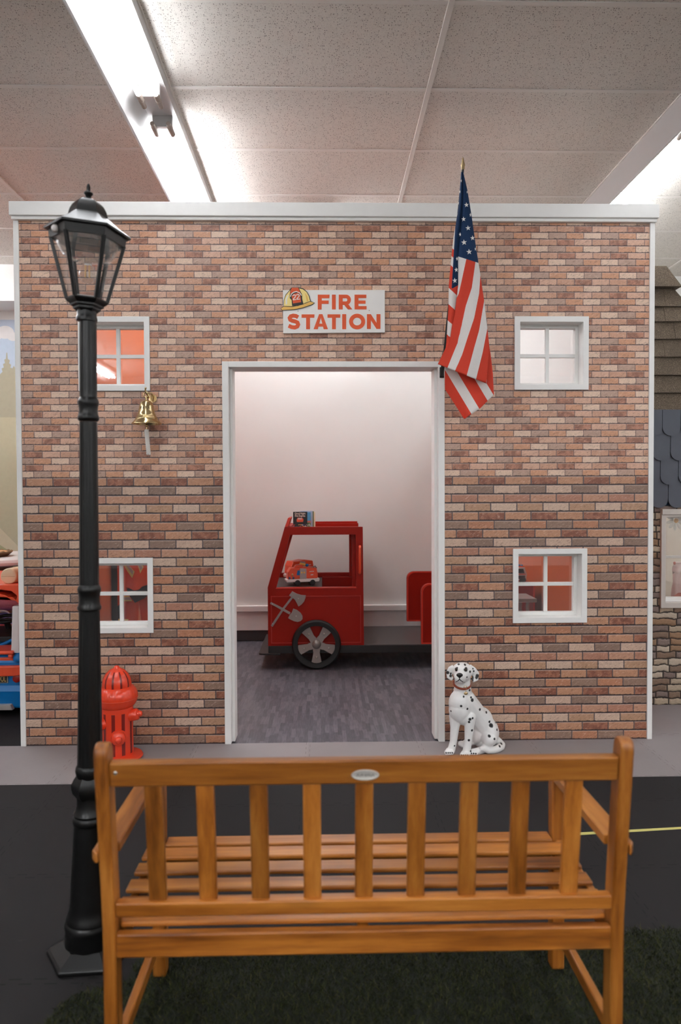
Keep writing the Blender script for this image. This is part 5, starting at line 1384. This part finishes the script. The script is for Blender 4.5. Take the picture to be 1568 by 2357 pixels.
layer([(Xa, 0.08), (q2[0]+0.1, 0.08), (q2[0]+0.35, q2[1]-0.25), (q2[0], q2[1]), (Xa, q2[1]+0.1)], 5, 0.0022)
mo_ = obj('mural', mural, mu_m, loc=(-2.6, FYF, 0.05), smooth=False); tag(mo_, 'painted landscape mural of sky, cloud and trees on the far wall', 'mural')
struct('trim_4', MB().box(FX0, -1.5, FYF-0.30, FYF-0.01, 2.86, CEIL-0.004).box(FX0, -1.5, FYF-0.34, FYF-0.01, 2.775, 2.86), WHITE, 'white soffit above the mural')

# ride-on toy pickup, only its tail showing past the brick wall
PX = -1.86
def L9(px, py, Y=3.90): return at(px, py, Y)
ride = thing('ride_on_truck', 'blue and red plastic ride-on toy truck peeking past the edge of the brick wall', 'toy car', (-1.9, 4.15, 0))
zz = lambda py: L9(20, py).z
X1 = -1.520
obj('body', MB().prism([(3.90, zz(1631)), (3.885, zz(1590)), (3.90, zz(1578)), (3.90, zz(1525)), (3.93, zz(1500)), (4.45, zz(1490)), (4.75, zz(1540)), (4.75, zz(1631))], 'x', -2.25, X1), PLBLUE, ride, smooth=False, bevel=0.012)
obj('tailgate', MB().prism([(-2.20, 3.895), (-1.70, 3.868), (-1.65, 3.872), (-1.60, 3.885), (-1.565, 3.92), (-1.565, 4.0), (-2.20, 4.0)], 'z', zz(1554), zz(1531)).box(-2.20, -1.660, 3.905, 4.0, zz(1531), zz(1514)), PLRED, ride, smooth=False, bevel=0.006)
obj('bed_lid', MB().box(-2.15, -1.655, 3.880, 4.05, zz(1514)+0.02, zz(1497)).box(-1.683, -1.660, 3.882, 4.05, zz(1514), zz(1514)+0.02), PLRED, ride, smooth=False, bevel=0.006)
p = L9(41, 1514, 3.92); obj('fender', MB().ell((p.x+0.01, 3.94, p.z), (0.038, 0.06, 0.034)), PLBLUE, ride)
p = L9(38, 1562, 3.893); obj('tail_light', MB().lathe([(0.022, 0.0), (0.021, -0.008), (0.012, -0.012), (0.002, -0.013)], (p.x, 3.900, p.z), 24, axis='y'), plain('tail_light_red', (168, 36, 30), 0.25), ride)
p = L9(2, 1562, 3.888)
plate = obj('number_plate', MB().box(p.x-0.085, p.x+0.035, 3.8925, 3.8995, p.z-0.026, p.z+0.022), plain('plate_grey', (176, 168, 160), 0.5), ride, smooth=False, bevel=0.002)
pf = MB().box(p.x-0.081, p.x+0.031, 3.8912, 3.8924, p.z-0.022, p.z+0.019)
obj('plate_face', pf, plain('plate_black', (40, 38, 36), 0.5), plate, smooth=False)
me = text_mesh('COOL', 0.046, 0.0003, 0.0003, 'RIGHT'); pm = MB(); rx_ = L9(14, 1562, 3.891).x
pm.add_mesh(me, lambda v: (rx_+v.x*0.48, 3.8908-v.z, p.z-0.003+v.y)); bpy.data.meshes.remove(me)
obj('plate_letters', pm, plain('plate_gold', (206, 172, 104), 0.5), plate, smooth=False)
obj('rear_step', MB().prism([(L9(-40, 1620).x, zz(1619)), (L9(29, 1620).x, zz(1619)), (L9(35, 1632).x, zz(1631)), (L9(-40, 1632).x, zz(1631))], 'y', 3.868, 3.899), plain('silver_step', (170, 166, 162), 0.4), ride, smooth=False, bevel=0.003)
a, b = L9(40, 1392, 3.95), L9(38, 1499, 3.95)
obj('roof_pillar', MB().prism([(a.x-0.008, a.z), (a.x+0.03, a.z), (b.x+0.035, b.z), (b.x-0.010, b.z), (b.x-0.008, b.z+0.04)], 'y', 3.90, 3.96), PLWHITE, ride, smooth=False, bevel=0.006)
obj('roof_pillar', MB().prism([(a.x-0.036, a.z), (a.x-0.016, a.z), (a.x-0.026, b.z+0.06), (a.x-0.046, b.z+0.06)], 'y', 4.55, 4.60), PLWHITE, ride, smooth=False, bevel=0.006)
rz0, rz1, rz2, rz3 = L9(0, 1345).z, L9(0, 1362).z, L9(0, 1367).z, L9(0, 1378).z
rf = MB().prism([(-2.2, rz0), (-1.60, rz0), (-1.555, rz0-0.02), (-1.545, rz0-0.09), (-1.545, L9(40, 1402).z), (-1.615, L9(40, 1392).z), (-1.655, rz2-0.02), (-1.70, rz2-0.022), (-2.2, rz2-0.022), (-2.2, rz1-0.008), (-1.735, rz1-0.006), (-1.69, rz1-0.018), (-1.655, rz1-0.040), (-1.635, rz1-0.042), (-1.63, rz1-0.022), (-1.66, rz1+0.004), (-1.72, rz1+0.012), (-2.2, rz1+0.012)], 'y', 3.885, 4.62)
obj('roof', rf, PLRED, ride, smooth=False, bevel=0.004)
swc = L9(14, 1424, 4.35)
wm_ = MB().tube([(swc.x-0.0+0.062*cos(2*PI*k/28), swc.y+0.05*sin(2*PI*k/28), swc.z+0.012*sin(2*PI*k/28)) for k in range(28)], 0.010, 10, closed=True)
wm_.tube([(swc.x-0.055, swc.y, swc.z), (swc.x, swc.y-0.01, swc.z-0.006), (swc.x+0.055, swc.y, swc.z)], 0.009, 8).tube([(swc.x, swc.y, swc.z), (swc.x+0.01, swc.y+0.02, swc.z-0.075)], 0.018, 10)
obj('steering_wheel', wm_, PLBLACK, ride)
dz = L9(0, 1444, 4.4).z; dz2 = L9(0, 1463, 4.4).z
obj('dashboard', MB().box(-2.2, -1.60, 4.36, 4.52, dz2, dz), PLRED, ride, smooth=False, bevel=0.008)
obj('cabin_floor', MB().box(-2.2, X1-0.03, 4.10, 4.45, zz(1495), zz(1495)+0.03), PLBLACK, ride, smooth=False, bevel=0.004)
obj('side_rail', MB().tube([L9(-30, 1500, 4.05), L9(0, 1486, 4.05), L9(20, 1477, 4.05), L9(35, 1470, 4.05)], 0.010, 10), PLBLUE, ride)
for yw in (4.08, 4.58):
    for xw in (-2.2, -1.66): obj('wheel', MB().lathe([(0.03, 0), (0.062, 0.005), (0.065, 0.02), (0.065, 0.09), (0.03, 0.1)], (xw, yw, 0.0655), 28, axis='x'), BLACKR, ride)
pk = thing('plush_toy', 'pink and lilac soft toy inside the ride-on truck', 'toy', (-1.86, 4.70, 0.30))
p1, p2 = L9(22, 1390, 4.72), L9(14, 1440, 4.72)
obj('head', remeshed(MB().ell((p1.x, 4.73, p1.z), (0.11, 0.05, 0.045)).ell((p1.x-0.03, 4.73, p1.z+0.03), (0.07, 0.04, 0.03)), 0.006, 4), plain('pink_plush', (214, 124, 142), 0.8, 0.08, 60), pk, smooth=75)
obj('body', remeshed(MB().ell((p2.x, 4.72, p2.z), (0.13, 0.06, 0.085)).ell((p2.x-0.05, 4.72, p2.z-0.02), (0.10, 0.05, 0.06)), 0.006, 4), plain('lilac_plush', (128, 124, 190), 0.8, 0.08, 60), pk, smooth=75)
q = L9(4, 1418, 4.64); obj('white_patch', MB().tube([(q.x+0.045*cos(2.6*k/12), 4.655, q.z+0.03*sin(2.6*k/12)) for k in range(13)], 0.006, 8), PLWHITE, pk)
# cream roll lying on the toy truck's roof
r0, = [L9(19, 1326, 3.93)]
roll = thing('foam_roll', 'cream cylinder bolster lying on top of the ride-on truck', 'bolster', (r0.x, 3.93, rz0))
R_ = 0.0425; zc = rz0+R_*0.93
rl = MB().sweep([[(r0.x+0.06*(s/0.5)+R_*k_*cos(2*PI*j/32), 3.93+s, max(rz0+0.0005, zc+R_*k_*sin(2*PI*j/32))) for j in range(32)] for s, k_ in ((0, .9), (0.004, 0.98), (0.012, 1), (0.48, 1), (0.5, 0.95))])
obj('roll_body', rl, plain('cream_foam', (226, 206, 172), 0.6), roll, smooth=50)
obj('end_seam', MB().box(r0.x-R_*0.85, r0.x+R_*0.85, 3.9285, 3.930, zc-0.0008, zc+0.0004), plain('seam_tan', (170, 140, 104), 0.6), roll, smooth=False)
# round white table with a pie
e = L9(10, 1283, 4.95)
tbl = thing('round_white_table', 'white round-edged toy table past the edge of the brick wall', 'table', (-2.24, 5.05, 0))
obj('table_top', MB().lathe([(0.02, 0.0), (0.36, 0.0), (0.405, 0.012), (0.41, 0.028), (0.40, 0.046), (0.37, 0.052), (0.02, 0.052)], (-2.24, 5.05, e.z-0.045), 64), PLWHITE, tbl)
obj('pedestal', MB().lathe([(0.22, 0.0), (0.20, 0.03), (0.10, 0.06), (0.09, e.z-0.06), (0.14, e.z-0.046)], (-2.24, 5.05, 0), 40), plain('taupe_plastic', (132, 118, 104), 0.5), tbl)
pz = e.z+0.0075
pie = thing('toy_pie', 'golden toy pie with a crimped crust on the round white table', 'toy food', (-2.27, 4.95, pz))
pr_ = []
for s, z_ in ((0.02, 0.0), (0.125, 0.0), (0.150, 0.022), (0.155, 0.030), (0.145, 0.036), (0.130, 0.031)):
    pr_.append([(-2.27+s*(1+(0.03*cos(14*2*PI*j/84) if s > 0.14 else 0))*cos(2*PI*j/84), 4.95+s*(1+(0.03*cos(14*2*PI*j/84) if s > 0.14 else 0))*sin(2*PI*j/84), pz+z_*(1+(0.12*cos(14*2*PI*j/84) if s > 0.14 else 0))) for j in range(84)])
obj('crust', MB().sweep(pr_), plain('brown_crust', (112, 84, 50), 0.7, 0.15, 60), pie, smooth=60)
obj('filling', MB().lathe([(0.131, 0.028), (0.12, 0.034), (0.06, 0.039), (0.002, 0.041)], (-2.27, 4.95, pz), 48), plain('golden_filling', (206, 154, 98), 0.6, 0.25, 90, bump=0.5), pie)

# ------------------------------------------------------------------ beyond the brick wall, playhouse side
HYF = 3.99
SL = plain('slate_blue_board', (82, 86, 96), 0.55, 0.05)
house = thing('toy_playhouse', 'child playhouse front with brown shingles, slate scallops and stacked stone', 'playhouse', (2.2, HYF, 0))
def R9(px, py): p_ = at(px, py, HYF); return p_.x, p_.z
hx0, hx1 = XR+0.006, 2.85
fwx0, fwz0, fwz1 = R9(1519, 1390)[0], R9(1520, 1399)[1], R9(1520, 1172)[1]
fw = MB(); plate_with_holes(fw, hx0, hx1, 0.0, fwz1+0.02, HYF, HYF+0.08, [(fwx0+0.01, 2.55, fwz0+0.02, fwz1-0.02)])
obj('stone_front', fw, stone_material(), house, smooth=False)
obj('backing', MB().box(hx0, hx1, HYF+0.02, HYF+0.06, fwz1+0.02, R9(1540, 940)[1]), plain('blue_backing', (44, 72, 100), 0.6), house, smooth=False)
scm = MB()
tw = 0.101; rows = [1005, 1061, 1116, 1169]
for r in range(3, -1, -1):
    zb = R9(1540, rows[r])[1]; ztop = R9(1540, rows[r]-112 if r > 0 else 945)[1]
    ph = 0.0 if r % 2 == 0 else tw/2
    xs0 = R9(1537.5, 1000)[0]-tw/2 + ph - 6*tw
    dy = 0.011*(3-r)
    for k in range(0, 16):
        x0 = xs0+k*tw; x1 = x0+tw-0.003
        if x1 < hx0 or x0 > hx1: continue
        pts = [(x0, ztop), (x0, zb+0.047)] + [(x0+(x1-x0)/2-(x1-x0)/2*cos(PI*j/10), zb+0.047-0.047*sin(PI*j/10)) for j in range(1, 10)] + [(x1, zb+0.047), (x1, ztop)]
        pts = [(min(max(a, hx0), hx1), b) for a, b in pts]
        scm.prism(pts, 'y', HYF-0.004-dy-0.010, HYF-0.004-dy)
obj('scallop_cladding', scm, SL, house, smooth=False, bevel=0.0)
shm = MB()
cour = [656, 698, 735, 777, 820, 863, 905, 950]
for k in range(len(cour)-1):
    zt_, zb_ = R9(1530, cour[k]-6)[1], R9(1530, cour[k+1])[1]
    yt = HYF+0.10-0.016*k; yb_ = HYF+0.064-0.016*k
    x = hx0; rx = R9(1568+0.77*(cour[k]-655), 700)[0]; rx2 = R9(1568+0.77*(cour[k+1]-655), 700)[0]
    while x < rx-0.001:
        w = random.uniform(0.07, 0.16); xe = min(x+w, rx); xb = rx2 if xe >= rx-0.001 else xe
        j = random.uniform(0, 0.004)
        shm.hexa([(x, yb_-j, zb_), (xb, yb_-j, zb_), (xb, yb_+0.012, zb_), (x, yb_+0.012, zb_), (x, yt-j, zt_), (xe, yt-j, zt_), (xe, yt+0.012, zt_), (x, yt+0.012, zt_)])
        x = xe
ct, cb = at(1535, 612, HYF+0.085), at(1571, 659, HYF+0.055)
shm.hexa([(hx0, HYF+.055, cb.z), (cb.x, HYF+.055, cb.z), (cb.x, HYF+.16, cb.z), (hx0, HYF+.16, cb.z), (hx0, HYF+.085, ct.z), (ct.x, HYF+.085, ct.z), (ct.x, HYF+.14, ct.z), (hx0, HYF+.14, ct.z)])
obj('shingle_roof', shm, shingle_material(), house, smooth=False, bevel=0.0015)
fz0, fz1 = fwz0, fwz1
fx0 = fwx0; fx1 = 2.56
wf = MB()
wf.ring([(fx0, fz0), (fx1, fz0), (fx1, fz1), (fx0, fz1)], [(fx0+0.026, fz0+0.03), (fx1-0.026, fz0+0.03), (fx1-0.026, fz1-0.045), (fx0+0.026, fz1-0.045)], 'y', HYF-0.016, HYF+0.05)
wf.box(fx0-0.0, fx1, HYF-0.026, HYF-0.0162, fz1-0.030, fz1)
mz = R9(1560, 1282)[1]
wf.box(fx0+0.026, fx1-0.026, HYF+0.000, HYF+0.02, mz-0.007, mz+0.007)
wfo = obj('house_window', wf, plain('grey_white_frame', (204, 198, 190), 0.5), house, smooth=False, bevel=0.002)
obj('window_sill', MB().box(fx0+0.027, fx1-0.027, HYF+0.02, HYF+0.10, fz0+0.031, fz0+0.048), WHITE, wfo, smooth=False)
obj('pane', MB().box(fx0+0.027, fx1-0.027, HYF+0.022, HYF+0.024, fz0+0.05, fz1-0.046), PANE, wfo, smooth=False)
obj('inner_wall', MB().box(hx0, hx1+0.9, 5.30, 5.34, 0.0, 2.2), plain('house_cream', (240, 226, 204), 0.8), house, smooth=False)
# daisy on the pane
dc = at(1557, 1198, HYF+0.058)
daisy = thing('daisy_decoration', 'white daisy with an orange centre on the playhouse window', 'decoration', (dc.x, HYF+0.058, dc.z))
pe = MB()
for k in range(10):
    a = 2*PI*k/10+0.2; c = Vector((dc.x+0.036*cos(a), HYF+0.060, dc.z+0.036*sin(a)))
    R2 = Matrix.Rotation(-a, 3, 'Y')
    pe.ell(c, (0.022, 0.0018, 0.0095), R2, 14, 8)
obj('petals', pe, plain('petal_white', (236, 228, 212), 0.7), daisy)
obj('flower_centre', MB().ell((dc.x, HYF+0.058, dc.z), (0.0135, 0.004, 0.0135)), plain('pollen_orange', (222, 168, 92), 0.7), daisy)
dr = at(1562, 1300, 4.35)
dress = thing('pink_dress', 'pale pink dress hanging inside the playhouse window', 'dress', (dr.x+0.02, 4.35, dr.z-0.3))
PKD = plain('pale_pink_cloth', (238, 206, 196), 0.85, 0.06, 40)
z1 = at(1550, 1318, 4.35).z; zb = at(1550, 1392, 4.35).z
xl = at(1548, 1300, 4.35).x
obj('bodice', drape([(0, xl+0.005), (1, xl+0.0)], [(0, xl+0.15), (1, xl+0.15)], at(1550, 1294, 4.35).z, z1, 4.35, 0.03, 6, 36, 10), plain('blush_ruffle', (244, 216, 206), 0.85, 0.1, 60), dress, smooth=70)
obj('skirt', drape([(0, xl+0.004), (1, xl-0.008)], [(0, xl+0.15), (1, xl+0.19)], z1, zb, 4.35, 0.035, 8, 48, 18), PKD, dress, smooth=70)
q = at(1547, 1295, 4.35); obj('bow', MB().ell((q.x, 4.315, q.z), (0.007, 0.005, 0.010)), plain('coral_ribbon', (228, 138, 118), 0.6), dress)
q = at(1562, 1372, 4.31); obj('coral_panel', MB().prism([(q.x-0.03, q.z), (q.x, q.z+0.02), (q.x+0.05, q.z+0.02), (q.x+0.05, q.z-0.02), (q.x-0.005, q.z-0.015)], 'y', 4.305, 4.311), plain('coral_cloth', (206, 128, 110), 0.8), dress, smooth=False)
